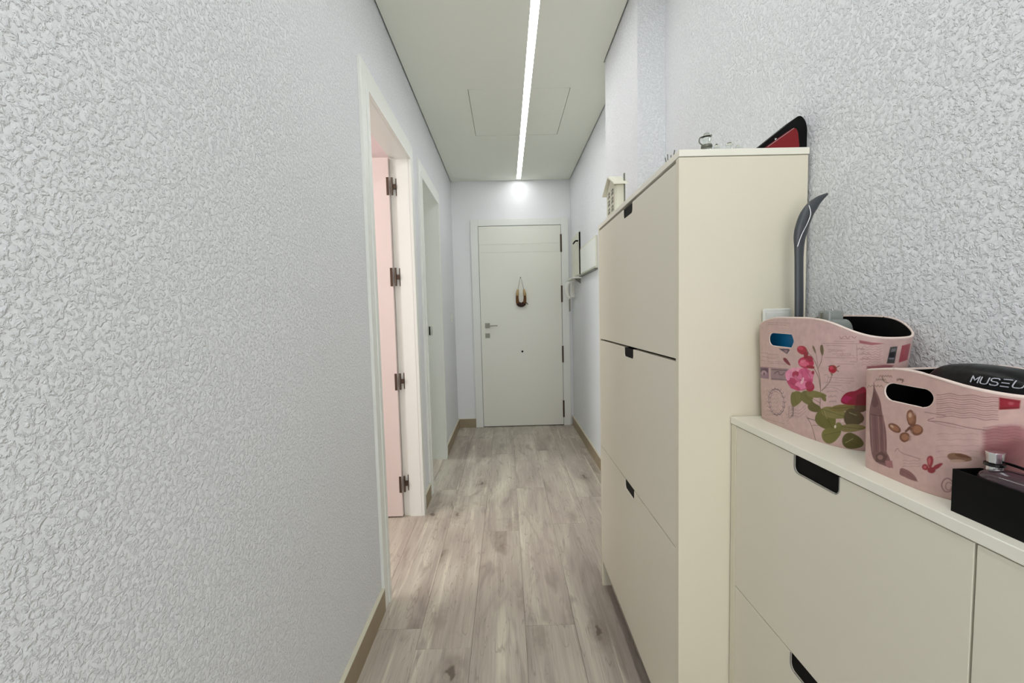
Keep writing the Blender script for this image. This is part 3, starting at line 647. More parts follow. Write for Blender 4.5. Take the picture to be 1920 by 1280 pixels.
f 160 25 60 0 404.3 125 404.3 123 403.1 121.1 401.2 121.1 400 121.1 398.1 122 398.1 124 398.1 125.9 399.4 126.9 400.6 127.9 402.5 127.9 403.7 126.9
f 205 60 110 0 373.3 87.2 370.8 85.2 365.8 84.3 359.6 84.3 356.5 85.2 354.7 87.2 354.1 89.1 355.9 91.1 357.2 93 363.4 93 368.9 92 372.7 90.1
f 245 185 200 0 380.7 104.6 378.9 101.7 376.4 99.8 374.5 98.8 372.7 99.8 372.7 102.7 373.3 105.6 375.2 109.5 377.6 111.4 379.5 112.4 381.4 111.4 381.4 108.5
f 238 150 185 0 344.1 107.5 342.9 103.6 341 100.7 337.3 98.8 334.2 99.8 331.7 101.7 330.5 105.6 331.7 109.5 333.6 112.4 337.3 114.3 340.4 113.3 342.9 111.4
l 150 20 70 0.7 352.8 121.1 341 108.5 355.9 94.9 370.2 85.2
l 150 20 70 0.7 374.5 123 378.3 109.5 368.9 100.7
l 150 20 70 0.7 356.5 117.2 362.1 104.6 375.2 106.5
l 150 20 70 0.7 383.2 128.8 399.4 112.4 394.4 99.8
f 190 38 80 0 402.5 140.4 399.4 134.6 392.5 130.8 382 128.8 372.1 130.8 365.2 134.6 363.4 140.4 367.7 146.3 375.8 150.1 385.7 152.1 395 150.1 401.2 145.3
f 222 95 130 0 391.9 138.5 390.7 135.6 385.7 133.7 379.5 132.7 372.7 132.7 368.3 134.6 366.5 136.6 368.3 139.5 373.3 141.4 380.1 142.4 386.3 142.4 390.7 140.4
f 160 20 55 0 398.7 144.3 396.3 143.4 392.5 142.4 388.8 144.3 385.7 146.3 384.5 149.2 385.7 152.1 388.2 154 391.9 154 396.3 153 398.7 150.1 400 147.2
f 150 15 45 0 404.3 133.7 402.5 131.7 399.4 130.8 394.4 130.8 389.4 130.8 386.3 131.7 385.1 133.7 386.3 135.6 390.7 136.6 395 136.6 400 136.6 403.1 135.6
f 228 115 145 0 383.2 144.3 383.2 142.4 381.4 140.4 378.3 139.5 374.5 138.5 371.4 138.5 369.6 139.5 369.6 141.4 371.4 143.4 374.5 144.3 378.3 145.3 381.4 145.3
f 172 20 52 0 385.1 159.8 382 155.9 375.8 154 368.9 155 362.7 157.9 359.6 161.8 360.3 165.6 364 169.5 370.2 170.5 377 170.5 382.6 167.6 385.7 163.7
f 200 60 90 0 375.8 164.7 373.9 162.7 371.4 162.7 367.1 162.7 364 163.7 361.5 165.6 361.5 166.6 363.4 168.5 366.5 169.5 370.2 168.5 373.3 167.6 375.8 166.6
f 150 15 42 0 377 157.9 386.9 160.8 388.2 148.2 378.9 147.2
l 90 60 45 1.2 380.7 165.6 388.8 159.8 387.6 155
f 130 25 50 0 343.5 129.8 341 129.8 336 130.8 329.8 133.7 324.3 136.6 321.8 140.4 323 142.4 326.7 143.4 331.7 142.4 336.7 138.5 341 134.6 343.5 131.7
f 168 24 45 0 445.3 136.6 444.7 132.7 442.2 129.8 439.1 127.9 435.4 128.8 432.3 130.8 431 134.6 431.6 138.5 434.1 141.4 437.9 142.4 441 142.4 444.1 139.5
f 200 60 85 0 439.7 138.5 439.7 136.6 438.5 135.6 436.6 134.6 434.7 134.6 433.5 135.6 432.9 137.5 433.5 139.5 434.7 140.4 436 140.4 437.9 140.4 439.1 139.5
l 115 70 45 1.3 431 139.5 437.2 142.4 441 136.6 448.4 142.4
l 115 70 45 1.2 441 136.6 447.8 132.7
l 110 90 55 1.6 436 127.9 438.5 125
f 150 10 45 0 455.2 84.3 460.8 96.9 468.9 101.7 475.1 102.7 486.3 115.3 491.2 91.1 492.5 80.4 475.7 78.5 459 77.5
f 178 25 85 0 456.5 84.3 462.1 94 472.6 91.1 465.2 80.4
f 120 5 25 0 477 95.9 488.8 103.6 492.5 80.4 477.6 79.4
f 75 75 75 0 509.9 176.3 520.4 177.3 520.4 150.1 508.6 150.1
f 120 115 120 0 512.3 173.4 518.5 174.4 518.5 169.5 512.3 168.5
f 40 42 46 0 510.5 167.6 518.5 168.5 518.5 158.9 509.9 159.8
f 130 130 140 0 511.1 158.9 518.5 158.9 518.5 156.9 511.1 156.9
f 165 75 85 0 527.2 178.2 544 181.1 544.6 173.4 544.6 155 526.6 151.1
f 150 125 118 0 544.6 178.2 544.6 173.4 544.6 142.4 544.6 139.5 544.6 155
l 150 110 108 0.45 475.7 174.4 478.2 178.2 481.9 174.4 485 178.2 488.1 175.3 491.2 178.2 494.3 175.3 497.4 178.2
l 150 110 108 0.45 475.7 170.5 478.8 173.4 482.5 170.5 485 174.4 488.8 170.5 491.2 174.4 495 171.4 498.1 174.4
l 150 110 108 0.45 476.3 166.6 479.4 169.5 482.5 166.6 485.6 169.5 489.4 166.6 491.9 170.5 495.6 166.6 498.7 170.5
l 150 110 108 0.45 476.3 162.7 479.4 165.6 483.2 162.7 486.3 165.6 489.4 162.7 492.5 166.6 496.2 162.7 498.7 166.6
l 150 110 108 0.45 477 157.9 480.1 161.8 483.8 158.9 486.3 161.8 490 158.9 493.1 161.8 496.2 158.9 499.3 162.7
l 150 110 108 0.45 477.6 154 480.1 157.9 483.8 155 486.9 157.9 490.6 155 493.1 157.9 496.8 155 499.9 157.9
l 150 110 108 0.45 477.6 150.1 480.7 154 484.4 150.1 487.5 154 490.6 151.1 493.7 154 497.4 151.1 500.5 154
l 150 110 108 0.45 478.2 146.3 481.3 149.2 485 146.3 487.5 150.1 491.2 146.3 494.3 150.1 498.1 147.2 501.2 150.1
f 150 95 100 1 484.4 145.3 505.5 148.2 520.4 147.2 517.3 143.4 485 140.4
'''
PRINT_BUTTERFLY='''f 168 115 115 4 352.8 100.1 382.9 111.2 407.4 69.7 427.3 29.7 380.1 49.7 366.2 60.8 358.8 67.7 357.9 84.2
f 150 95 98 4 360.2 81.5 388.4 91.8 422.7 38 381.5 51.1 366.7 64.9
l 140 95 92 0.7 307.5 129.8 313.1 131.2 317.7 133.9 322.8 134.6 327.9 133.2 332.5 134.6 336.6 136 340.8 136.7 345.4 135.3 349.6 135.3 352.8 136.7 357 136.7
l 140 95 92 0.5 308 127 313.5 128.4 318.1 131.2 323.2 131.9 328.3 131.2 332.9 131.9 337.1 133.9 341.3 133.9 345.9 132.6 350.1 132.6 353.3 134.6 357.5 134.6
l 140 95 92 0.7 308.4 124.3 314 125.6 318.6 128.4 323.7 129.1 328.8 128.4 333.4 129.1 337.6 131.2 341.7 131.2 346.4 129.8 350.5 129.8 354.2 131.9 357.9 131.9
l 140 95 92 0.5 308.9 121.5 314.4 122.9 319.1 125.6 324.2 126.3 329.2 125.6 333.9 126.3 338 128.4 342.7 128.4 346.8 127 351 127.7 354.7 129.1 358.4 129.1
l 140 95 92 0.7 309.4 118.7 314.9 120.1 319.5 122.9 324.6 123.6 329.7 122.9 334.3 123.6 338.5 125.6 342.7 126.3 347.3 125 351.4 125 355.1 127 358.8 127
l 140 95 92 0.5 309.8 116 315.4 117.4 320 120.1 325.1 120.8 330.2 120.1 334.8 120.8 339 122.9 343.6 123.6 347.7 122.2 351.9 122.2 355.6 124.3 359.3 124.3
l 140 95 92 0.7 310.3 113.2 315.8 114.6 320.9 117.4 325.5 118.1 331.1 117.4 335.3 118.7 339.4 120.8 344 120.8 348.2 119.4 352.4 120.1 356.1 121.5 359.8 121.5
l 140 95 92 0.5 310.7 110.5 316.3 111.8 321.4 114.6 326.5 115.3 331.6 114.6 335.7 116 339.9 118.1 344.5 118.1 348.7 116.7 352.8 117.4 356.5 118.7 360.2 119.4
l 140 95 92 0.7 311.2 107.7 316.8 109.1 321.8 111.8 326.9 113.2 332 112.5 336.6 113.2 340.3 115.3 345 115.3 349.1 114.6 353.3 114.6 357 116.7 360.7 116.7
l 140 95 92 0.5 311.7 104.9 317.2 106.3 322.3 109.1 327.4 110.5 332.5 109.8 337.1 110.5 341.3 112.5 345.4 113.2 350.1 111.8 353.8 111.8 357.5 113.9 361.6 113.9
l 140 95 92 0.7 312.1 102.2 317.7 103.6 322.8 106.3 327.9 107.7 332.9 107 337.6 107.7 341.7 109.8 345.9 110.5 350.5 109.1 354.7 109.1 357.9 111.2 362.1 111.2
l 135 88 90 0.5 353.8 100.1 357 100.8 359.8 102.9 363 103.6 366.2 102.9 369.5 103.6 372.7 104.9 375.9 105.6 379.2 104.9
l 135 88 90 0.5 354.2 96.7 357.5 97.3 360.7 99.4 363.9 100.1 367.2 99.4 370.4 100.1 373.6 101.5 376.4 102.2 380.1 101.5
l 135 88 90 0.5 355.1 92.5 358.4 93.2 361.1 96 364.4 96.7 368.1 96 371.3 96 374.1 98 377.3 98.7 381.5 97.3
l 135 88 90 0.5 356.1 89.1 359.3 89.7 362.1 91.8 365.3 92.5 369 91.8 372.2 92.5 375 94.6 378.3 95.3 382.4 93.9
l 135 88 90 0.5 356.5 85.6 360.2 86.3 363 88.4 366.2 89.1 369.9 88.4 373.2 89.1 375.9 91.1 379.6 91.1 383.3 90.4
l 135 88 90 0.5 357.5 81.5 360.7 82.8 363.9 84.9 367.2 85.6 370.9 84.9 374.1 85.6 376.9 87.7 380.6 87.7 384.3 87
l 135 88 90 0.5 358.4 78 361.6 78.7 364.4 81.5 368.1 81.5 371.3 81.5 375 81.5 377.8 83.5 381.5 84.2 385.2 83.5
l 115 78 75 0.7 309.8 100.1 303.8 96.7 303.8 94.6 315.4 97.3 329.2 98 341.7 96.7 356.1 97.3
l 115 78 75 0.6 298.3 104.9 314 106.3 320.9 106.3
l 125 88 85 0.4 305.7 95.3 323.2 93.9 339.9 94.6
l 120 82 80 0.6 267.3 40.7 271 47.6 273.7 42.8 283.5 41.4 291.3 42.1 304.3 42.1
l 150 115 112 0.4 283.9 31.1 288.1 33.8 291.3 34.5 295.5 37.3 300.6 38 304.7 40.7
l 150 115 112 0.4 285.3 26.9 288.1 29.7 291.8 30.4 296.4 33.8 301.5 33.8 305.7 36.6
l 150 115 112 0.4 286.2 22.8 288.5 26.2 292.7 26.9 297.3 29.7 302.4 30.4 306.6 33.1
l 165 130 125 0.4 316.3 80.1 322.8 84.2 329.7 84.2 335.3 87.7 341.3 87.7 346.4 91.1 351.9 90.4
l 165 130 125 0.4 317.7 72.5 324.2 76.6 331.1 76.6 336.6 80.8 342.7 80.8 348.2 83.5 353.8 83.5
l 165 130 125 0.4 319.1 64.9 326 69 332.5 69.7 338.5 73.2 344.5 73.2 349.6 76.6 355.1 76.6
l 165 130 125 0.4 320.9 58 327.4 62.1 334.3 62.1 339.9 66.3 345.9 66.3 351 69.7 356.5 69.7
l 165 130 125 0.4 322.3 50.4 328.8 54.5 335.7 55.2 341.7 58.7 347.7 58.7 352.8 62.1 358.4 62.1
l 110 85 60 0.7 228.9 133.2 230.3 137.4 232.1 133.9 233.5 138.1 235.4 134.6 236.8 138.8 238.6 135.3 240 139.5 241.8 135.3 242.8 139.5 244.6 136
l 110 85 60 0.7 234 139.5 235.8 143.6 238.1 140.1 239.5 144.3 241.8 140.8 243.2 145 245.1 141.5 246.9 145.7 248.8 141.5 250.2 145.7 252 142.2
l 110 85 60 0.7 259 138.8 259.4 142.9 260.3 138.8 261.3 142.9 262.2 139.5 262.7 143.6 264 139.5 264.5 143.6 265.9 140.1 266.4 143.6 267.7 140.1
l 110 85 60 0.7 213.2 120.8 216.9 125.6 220.6 122.2 223.3 127 226.1 123.6 228.4 127.7 231.2 124.3 233.1 129.1 235.8 125 237.7 129.8 240.5 126.3
l 90 75 40 1 238.6 141.5 240.5 134.6 248.8 133.9
l 100 70 60 1 261.3 142.2 266.8 141.5 265.9 138.1
f 122 84 84 0 225.7 136.7 228 122.2 234.4 113.2 239.1 104.2 241.8 89.7 246 80.1 250.6 64.9 253.9 44.9 254.3 34.5 259.4 31.1 267.7 14.5 254.3 14.5 234.9 14.5 226.6 25.5 222 53.2 218.7 83.5 222 100.1 225.7 113.2
l 150 112 108 1.2 223.8 81.5 227 54.5 230.3 29
l 100 68 70 1.2 230.3 82.8 233.5 55.9 236.8 31.1
l 155 120 115 1.2 235.8 84.9 239.5 58 242.8 32.4
l 105 72 74 1.2 240 85.6 243.7 59.4 246.9 33.8
l 150 112 112 1.2 243.7 86.3 247.4 60.1 251.6 35.2
f 100 60 62 0 226.6 120.1 232.1 109.8 236.8 100.1 229.4 93.2 223.3 97.3 224.3 109.8
f 95 62 58 0 236.3 25.5 246 33.8 256.6 30.4 253.9 18.6 237.2 15.2
l 90 55 50 1.1 221.5 82.2 241.4 84.9
f 150 110 105 0 249.7 26.2 249.2 24.2 247.9 22.1 245.1 20.7 242.8 20.7 240.5 21.4 239.5 22.8 240 24.9 241.8 26.9 244.6 28.3 246.9 28.3 248.8 27.6
f 165 110 110 0 253.4 22.1 265 26.2 268.7 15.9 256.6 15.2
f 118 72 48 0 289.5 95.3 290.4 89.7 289.5 84.9 288.1 81.5 287.2 82.2 280.2 84.9 277.4 90.4 276.5 96 277.4 101.5 281.6 104.2 287.2 103.6 288.1 100.8
f 118 72 48 0 271.9 70.4 270 68.3 265.4 67 260.3 67.7 255.7 69.7 252.9 72.5 252.9 75.9 255.3 78 259.9 79.4 265 78.7 269.1 76.6 271.9 73.9
f 118 72 48 0 301 80.1 299.6 75.9 296.9 73.2 292.7 71.1 288.5 71.8 288.1 74.6 287.2 78 288.1 82.8 288.5 85.6 292.2 87 296.4 86.3 299.6 84.2
f 118 72 48 0 288.1 65.6 288.1 62.1 286.2 59.4 278.8 57.3 274.7 58 271.9 60.1 271 63.5 271.9 67.7 275.1 70.4 278.8 71.8 286.7 71.8 288.1 69
f 160 108 78 0 288.1 95.3 288.5 91.1 288.1 87 288.1 85.6 286.2 85.6 281.6 87.7 278.4 91.8 277.9 96 278.4 99.4 281.6 101.5 286.2 101.5 288.1 98.7
f 160 108 78 0 269.1 71.1 267.7 69.7 265 69.7 261.3 69.7 258 71.1 256.2 73.2 255.7 74.6 257.6 76.6 260.3 76.6 264 76.6 267.3 75.3 269.1 73.2
f 160 108 78 0 298.7 80.8 298.3 78 295.9 75.9 293.2 74.6 289.9 75.3 288.5 76.6 288.5 79.4 288.5 82.2 289.9 84.2 293.2 85.6 295.9 84.9 298.3 83.5
f 160 108 78 0 287.6 65.6 286.7 62.8 284.4 61.4 278.8 60.1 276.1 60.8 274.2 62.1 273.7 64.2 274.2 66.3 276.1 68.3 278.8 69.7 284.4 69 287.2 67.7
f 200 165 140 0 287.2 96.7 287.2 95.3 286.7 93.9 285.3 93.2 283 93.2 280.2 93.9 279.3 96 279.3 97.3 280.7 98.7 283.5 100.1 285.3 99.4 286.7 98.7
f 200 165 140 0 261.3 73.9 260.8 73.2 259.4 72.5 258 73.2 256.6 73.2 255.7 74.6 255.7 75.3 256.6 75.9 258 76.6 259.4 75.9 260.3 75.3 261.3 74.6
f 105 65 45 0 288.5 84.2 288.1 82.8 288.1 80.1 287.6 76.6 284.8 73.9 279.3 71.8 277.9 71.8 277.4 73.2 278.8 75.9 283.9 79.4 287.2 81.5 288.1 83.5
f 150 48 58 0 319.1 34.5 317.7 35.2 315.4 37.3 313.5 41.4 312.1 45.6 313.1 49 315.4 51.1 317.7 51.1 319.5 48.3 320.5 44.2 320.5 39.4 320 35.9
f 150 48 58 0 317.2 33.1 316.3 31.1 314.4 29.7 312.1 29.7 310.3 30.4 308.9 32.4 308.9 34.5 309.8 36.6 311.7 38 314 38 315.8 36.6 317.2 35.2
f 150 48 58 0 330.6 45.6 330.6 44.2 329.7 42.1 328.3 38.7 326.5 35.9 324.2 34.5 322.3 35.2 321.8 37.3 322.8 40 325.1 42.1 327.4 44.9 329.7 45.6
f 150 48 58 0 325.5 34.5 325.5 31.8 324.2 29.7 322.3 28.3 319.5 28.3 317.2 29 316.3 31.1 316.3 33.1 317.7 35.2 320 36.6 322.3 37.3 324.6 36.6
f 190 95 98 0 317.2 38 316.3 38.7 315.4 40 314.4 42.8 314 44.9 314 46.9 314.9 48.3 315.8 48.3 316.8 46.3 317.7 43.5 317.7 40.7 317.7 38.7
f 190 95 98 0 314.4 34.5 314.4 33.1 314 32.4 313.1 31.8 312.1 31.8 311.2 32.4 310.7 33.1 310.7 33.8 311.2 35.2 312.1 35.2 313.1 35.9 314 35.2
f 135 98 75 0 354.2 58.7 353.3 56.6 349.6 54.5 344.5 52.5 339 51.8 334.3 53.2 332 56.6 333.4 60.1 337.6 62.8 343.1 62.8 348.7 62.1 352.8 60.8
f 105 68 45 0 353.3 60.8 352.4 60.1 350.1 59.4 346.4 58.7 342.7 58.7 339.9 59.4 338.5 60.8 339.4 62.1 342.2 63.5 345.9 63.5 349.6 62.8 352.4 61.4
f 190 155 135 0 349.1 55.9 348.7 54.5 346.4 53.2 343.1 51.8 339.9 50.4 336.6 50.4 335.7 51.1 336.2 52.5 339 53.8 342.2 55.2 345.9 55.9 348.2 55.9
f 135 90 88 0 279.8 20 290.4 22.1 302 18.6 310.7 10.4 295 9.7 279.8 11
l 115 75 75 0.8 279.8 18.6 297.3 15.2 308.9 11
l 140 100 100 1.2 347.3 20.7 348.2 15.9 347.3 11.7 345 9.7 342.2 9.7 339 12.4 336.6 16.6 336.2 21.4 337.1 25.5 339.4 28.3 342.7 27.6 345.4 24.9
l 140 100 100 0.8 346.4 18.6 346.8 15.2 345.9 13.1 344.5 12.4 342.2 13.8 340.8 16.6 340.3 20 341.3 22.8 343.1 23.5 345 22.1
f 150 22 42 0 357.5 137.4 372.2 136 373.6 126.3 360.2 122.9
f 175 75 85 0 368.5 131.9 368.5 131.2 368.1 129.8 367.2 129.8 366.2 129.8 365.3 130.5 364.8 131.2 364.8 131.9 365.3 133.2 366.2 133.2 367.2 133.2 368.1 132.6
l 120 10 25 0.9 358.4 136 371.8 133.9
l 110 8 22 1.2 360.7 125 372.7 127.7
'''

def parse(t):
    out = []
    for ln in t.strip().split('\n'):
        a = ln.split(); c = [int(x) for x in a[1:4]]; v = [float(x) for x in a[5:]]
        out.append((a[0], np.array([lin(x) for x in c]), float(a[4]), np.array(v).reshape(-1, 2)))
    return out
def chaikin(P, closed):
    for _ in range(2):
        Q = []; n = len(P)
        for i in range(n if closed else n-1):
            a, b = P[i], P[(i+1) % n]; Q += [a*.75+b*.25, a*.25+b*.75]
        if not closed: Q = [P[0]]+Q+[P[-1]]
        P = Q
    return np.array(P)
def seg_dist(X, Y, P, closed):
    d = np.full(X.shape, 1e9); n = len(P)
    for i in range(n if closed else n-1):
        a, b = P[i], P[(i+1) % n]; ab = b-a; L2 = max(ab@ab, 1e-9)
        t = np.clip(((X-a[0])*ab[0]+(Y-a[1])*ab[1])/L2, 0, 1)
        d = np.minimum(d, (X-a[0]-t*ab[0])**2+(Y-a[1]-t*ab[1])**2)
    return np.sqrt(d)
def inside(X, Y, P):
    r = np.zeros(X.shape, bool); n = len(P)
    for i in range(n):
        (x0, y0), (x1, y1) = P[i], P[(i+1) % n]
        if y0 == y1: continue
        r ^= ((y0 > Y) != (y1 > Y)) & (X < (x1-x0)*(Y-y0)/(y1-y0)+x0)
    return r
def paint(Sm, Zm, prints, base):
    rgb = np.empty(Sm.shape+(3,)); rgb[:] = base
    for k, c, wd, pts in prints:
        P = chaikin(list(pts), k == 'f') if (k == 'l' or len(pts) > 5) else pts
        m = 2+wd
        bb = (Sm > P[:, 0].min()-m) & (Sm < P[:, 0].max()+m) & (Zm > P[:, 1].min()-m) & (Zm < P[:, 1].max()+m)
        if not bb.any(): continue
        X, Y = Sm[bb], Zm[bb]; d = seg_dist(X, Y, P, k == 'f')
        if k == 'f':
            s = np.where(inside(X, Y, P), -d, d); a = np.clip(.5-s/(.9+wd), 0, 1)
        else: a = np.clip((wd*.6-d)/.6+.5, 0, 1)*(.9 if wd > .55 else .8)
        rgb[bb] = rgb[bb]*(1-a[:, None])+c*a[:, None]
    return rgb
def stadium(hole, Sm, Zm):
    s0, s1, z0, z1 = hole; r = (z1-z0)/2; c0, c1, zc = s0+r, s1-r, (z0+z1)/2
    px = np.clip(Sm, c0, c1); dx, dz = Sm-px, Zm-zc; d = np.sqrt(dx*dx+dz*dz)+1e-9
    return d-r, px+dx/d*r, zc+dz/d*r
def build_tub(root, spec, hole, prints, base):
    f, P = plan_angles(spec, 0); Pm = P*1000; z0 = spec['z0']
    def grid(off, fine, coarse, rows, floor, mname, name, pr):
        s = list(np.arange(0, .30*Pm, coarse))+list(np.arange(.30*Pm, .82*Pm, fine))+list(np.arange(.82*Pm, Pm-coarse*.4, coarse))
        s = np.array(s); n = len(s); v = np.linspace(0, 1, rows)
        th = f(s/Pm); rz = rimz(spec, th)
        Sg = np.broadcast_to(s, (rows, n)).copy(); Zg = (floor+(rz[None, :]-z0-floor)*v[:, None])*1000
        d, sx, sz = stadium(hole, Sg, Zg); sp = max(fine, (Zg[1, n//2]-Zg[0, n//2]))*.55
        near = abs(d) < sp; Sg[near] = sx[near]; Zg[near] = sz[near]
        X, Y = surf(spec, f(Sg/Pm), z0+Zg/1000, off)
        co = np.stack([X, Y, z0+Zg/1000], -1).reshape(-1, 3)
        idx = np.arange(rows*n).reshape(rows, n); a = idx[:-1]; b = idx[1:]
        q = np.stack([a, np.roll(a, -1, 1), np.roll(b, -1, 1), b], -1).reshape(-1, 4)
        Sc = Sg.reshape(-1)[q]; wrap = (Sc.max(1)-Sc.min(1)) > Pm/2; cs, cz = Sc.mean(1), Zg.reshape(-1)[q].mean(1)
        dd, _, _ = stadium(hole, cs, cz); q = q[(dd > 0) | wrap]
        me = bpy.data.meshes.new(name); o0 = np.array(root.location)
        faces = q.tolist(); faces.append(idx[0][::-1].tolist())
        me.from_pydata((co-o0).tolist(), [], faces)
        if pr:
            rgb = paint(Sg, Zg, prints, np.array([lin(x) for x in base])).reshape(-1, 3)
            at = me.color_attributes.new('print', 'FLOAT_COLOR', 'POINT')
            at.data.foreach_set('color', np.concatenate([rgb, np.ones((len(rgb), 1))], 1).astype(np.float32).ravel())
        me.materials.append(MATS[mname])
        for p in me.polygons: p.use_smooth = len(p.vertices) == 4
        o = bpy.data.objects.new(name, me); C.objects.link(o); o.parent = root; return o
    grid(0, .7, 5, int((spec['rim'][1]-z0)*1000/.75), 0, 'tub_print', 'printed_shell', True)
    grid(.0028, 2.2, 6, 70, .003, 'black', 'lining', False)
    t = np.arange(0, 1, 1/220); th = f(t); rz = rimz(spec, th); X, Y = surf(spec, th, rz, .0014)
    obj('rim', tube(B(), list(zip(X, Y, rz)), .0021, 8, .8, closed=True), 'rim', root, smooth=True)
    s0, s1, h0, h1 = hole; r = (h1-h0)/2; out = []
    for i in range(16): a = math.pi/2-math.pi*i/15; out.append((s1-r+r*math.cos(a), (h0+h1)/2+r*math.sin(a)))
    for i in range(16): a = -math.pi/2-math.pi*i/15; out.append((s0+r+r*math.cos(a), (h0+h1)/2+r*math.sin(a)))
    pts = []
    for s, z in out:
        x, y = surf(spec, f(s/Pm), z0+z/1000, .0012); pts.append((float(x), float(y), z0+z/1000))
    obj('handle_rim', tube(B(), pts, .0012, 8, 1, closed=True), 'rim', root, smooth=True)
b1 = thing('storage_basket', (.607, .808, .9185), 'pink storage basket printed with roses and green leaves, against the tall cabinet', 'basket', 'printed pink baskets on the low cabinet')
build_tub(b1, BASKET1, (277, 356, 163.5, 191), parse(PRINT_ROSE), (208, 176, 170))
b2 = thing('storage_basket', (.598, .558, .9185), 'smaller pink storage basket printed with a spire and butterflies, behind the black box', 'basket', 'printed pink baskets on the low cabinet')
build_tub(b2, BASKET2, (242, 306, 109.5, 135.5), parse(PRINT_BUTTERFLY), (206, 172, 164))

# what stands in the rose basket
sh = thing('shoehorn', (.6125, .885, .923), 'long dark grey curved plastic shoehorn standing upright in the rose basket', 'shoehorn')
path = smooth_path([(.6120, .885, .923), (.6123, .885, 1.13), (.6098, .885, 1.276), (.6120, .884, 1.315), (.6225, .882, 1.350), (.6400, .879, 1.374), (.660, .876, 1.3885)], 8)
rad = []
for p in path:
    z = p.z; rad.append(float(np.interp(z, [.92, 1.26, 1.285, 1.315, 1.345, 1.366, 1.380, 1.3885], [.0090, .0090, .0100, .0135, .0135, .0115, .0065, .0020])))
obj('blade', tube(B(), path, rad, 16, .55), 'grey_plastic', sh, smooth=True)
obj('silver_line', tube(B(), smooth_path([(.6215, .8755, 1.3660), (.6240, .8735, 1.349), (.6190, .8745, 1.331), (.6080, .8765, 1.306), (.6015, .8785, 1.283)], 6), .0011, 6), 'silver', sh, smooth=True)
bb = thing('blue_box', (.587, .842, .923), 'blue box inside the rose basket, seen through its handle hole', 'box')
obj('body', bx(.566, .600, .785, .908, .923, 1.108), 'blue', bb, bev=.002)
obj('lid', bx(.565, .601, .784, .909, 1.1085, 1.120), 'navy', bb, bev=.001)
cb = thing('cable', (.625, .850, 1.08), 'coil of black cable at the top of the rose basket beside the grey shoehorn', 'cable')
obj('coil', tube(B(), [(.630+.018*math.cos(i*.42)+.001*math.sin(i), .848+.014*math.sin(i*.42), 1.10+.0008*i+.005*math.sin(i*.21)) for i in range(52)], .0032, 7), 'black_gloss', cb, smooth=True)
obj('plug', bx(.612, .642, .830, .852, 1.09, 1.134), 'black', cb, bev=.003)
gb = thing('spray_bottle', (.628, .806, .923), 'translucent grey bottle top standing in the rose basket', 'bottle')
obj('body', blob(B(), (.629, .805, 1.03), (.024, .021, .106), 24, 16, 5), 'clear_grey', gb, smooth=True)
obj('cap', bx(.610, .640, .800, .830, 1.128, 1.152), 'clear_grey', gb, bev=.004)
obj('slot', bx(.6085, .6105, .814, .820, 1.134, 1.148), 'steel', gb, bev=.0006)
wb = thing('white_ball', (.628, .742, 1.08), 'round pale object lying low in the rose basket near its right end', 'object')
obj('body', blob(B(), (.626, .738, 1.060), (.020, .030, .041), 20, 12, 2.4), 'clear_grey', wb, smooth=True)
pk = thing('wall_plate', (.597, .9355, .9185), 'white square plastic plate behind the rose basket on the side of the tall cabinet', 'plate')
obj('body', bx(.566, .628, .9315, .9392, .99, 1.158), 'white_plastic', pk, bev=.003)
obj('face', bx(.571, .623, .9300, .9314, .996, 1.150), 'white_plastic', pk, bev=.001)
# black bag in the butterfly basket
BC, BR, BE = (.622, .540, 1.000), (.034, .079, .080), 3.0
def bagx(y, z):
    k = 1-abs((z-BC[2])/BR[2])**BE
    if k <= 0: return BC[0]
    k = k**(1/BE); h = 1-abs((y-BC[1])/(BR[1]*k))**BE
    return BC[0]-BR[0]*k*max(h, 0)**(1/BE)
bg = thing('bag', (.622, .54, .93), 'shiny black plastic bag with white lettering inside the butterfly basket', 'bag')
def crumple(v):
    return v+Vector((0, .0012*math.sin(v.z*190+v.x*90), 0))
obj('body', blob(B(), BC, BR, 72, 40, BE, crumple), 'bag', bg, smooth=True)
STROKES = {'M': [[(0, 0), (0, 1), (.5, .35), (1, 1), (1, 0)]], 'U': [[(0, 1), (0, .25), (.08, .08), (.28, 0), (.72, 0), (.92, .08), (1, .25), (1, 1)]],
    'S': [[(1, .85), (.85, 1), (.2, 1), (0, .88), (0, .66), (.2, .54), (.8, .48), (1, .34), (1, .14), (.8, 0), (.15, 0), (0, .15)]],
    'E': [[(1, 1), (.05, 1)], [(.9, .5), (.05, .5)], [(1, 0), (.05, 0)]]}
bm = B(); y = .5335; LH, LW = .0082, .0078
for ch in 'MUSEUM':
    for st in STROKES[ch]:
        P = []
        for (u0, v0), (u1, v1) in zip(st, st[1:]):
            for k in range(4): P.append((u0+(u1-u0)*k/4, v0+(v1-v0)*k/4))
        P.append(st[-1])
        tube(bm, [(bagx(y-u*LW, 1.0595+v*LH)-.0012, y-u*LW, 1.0595+v*LH) for u, v in P], .00062, 6)
    y -= LW*1.32
obj('lettering', bm, 'lettering', bg, label='thin white printed letters')
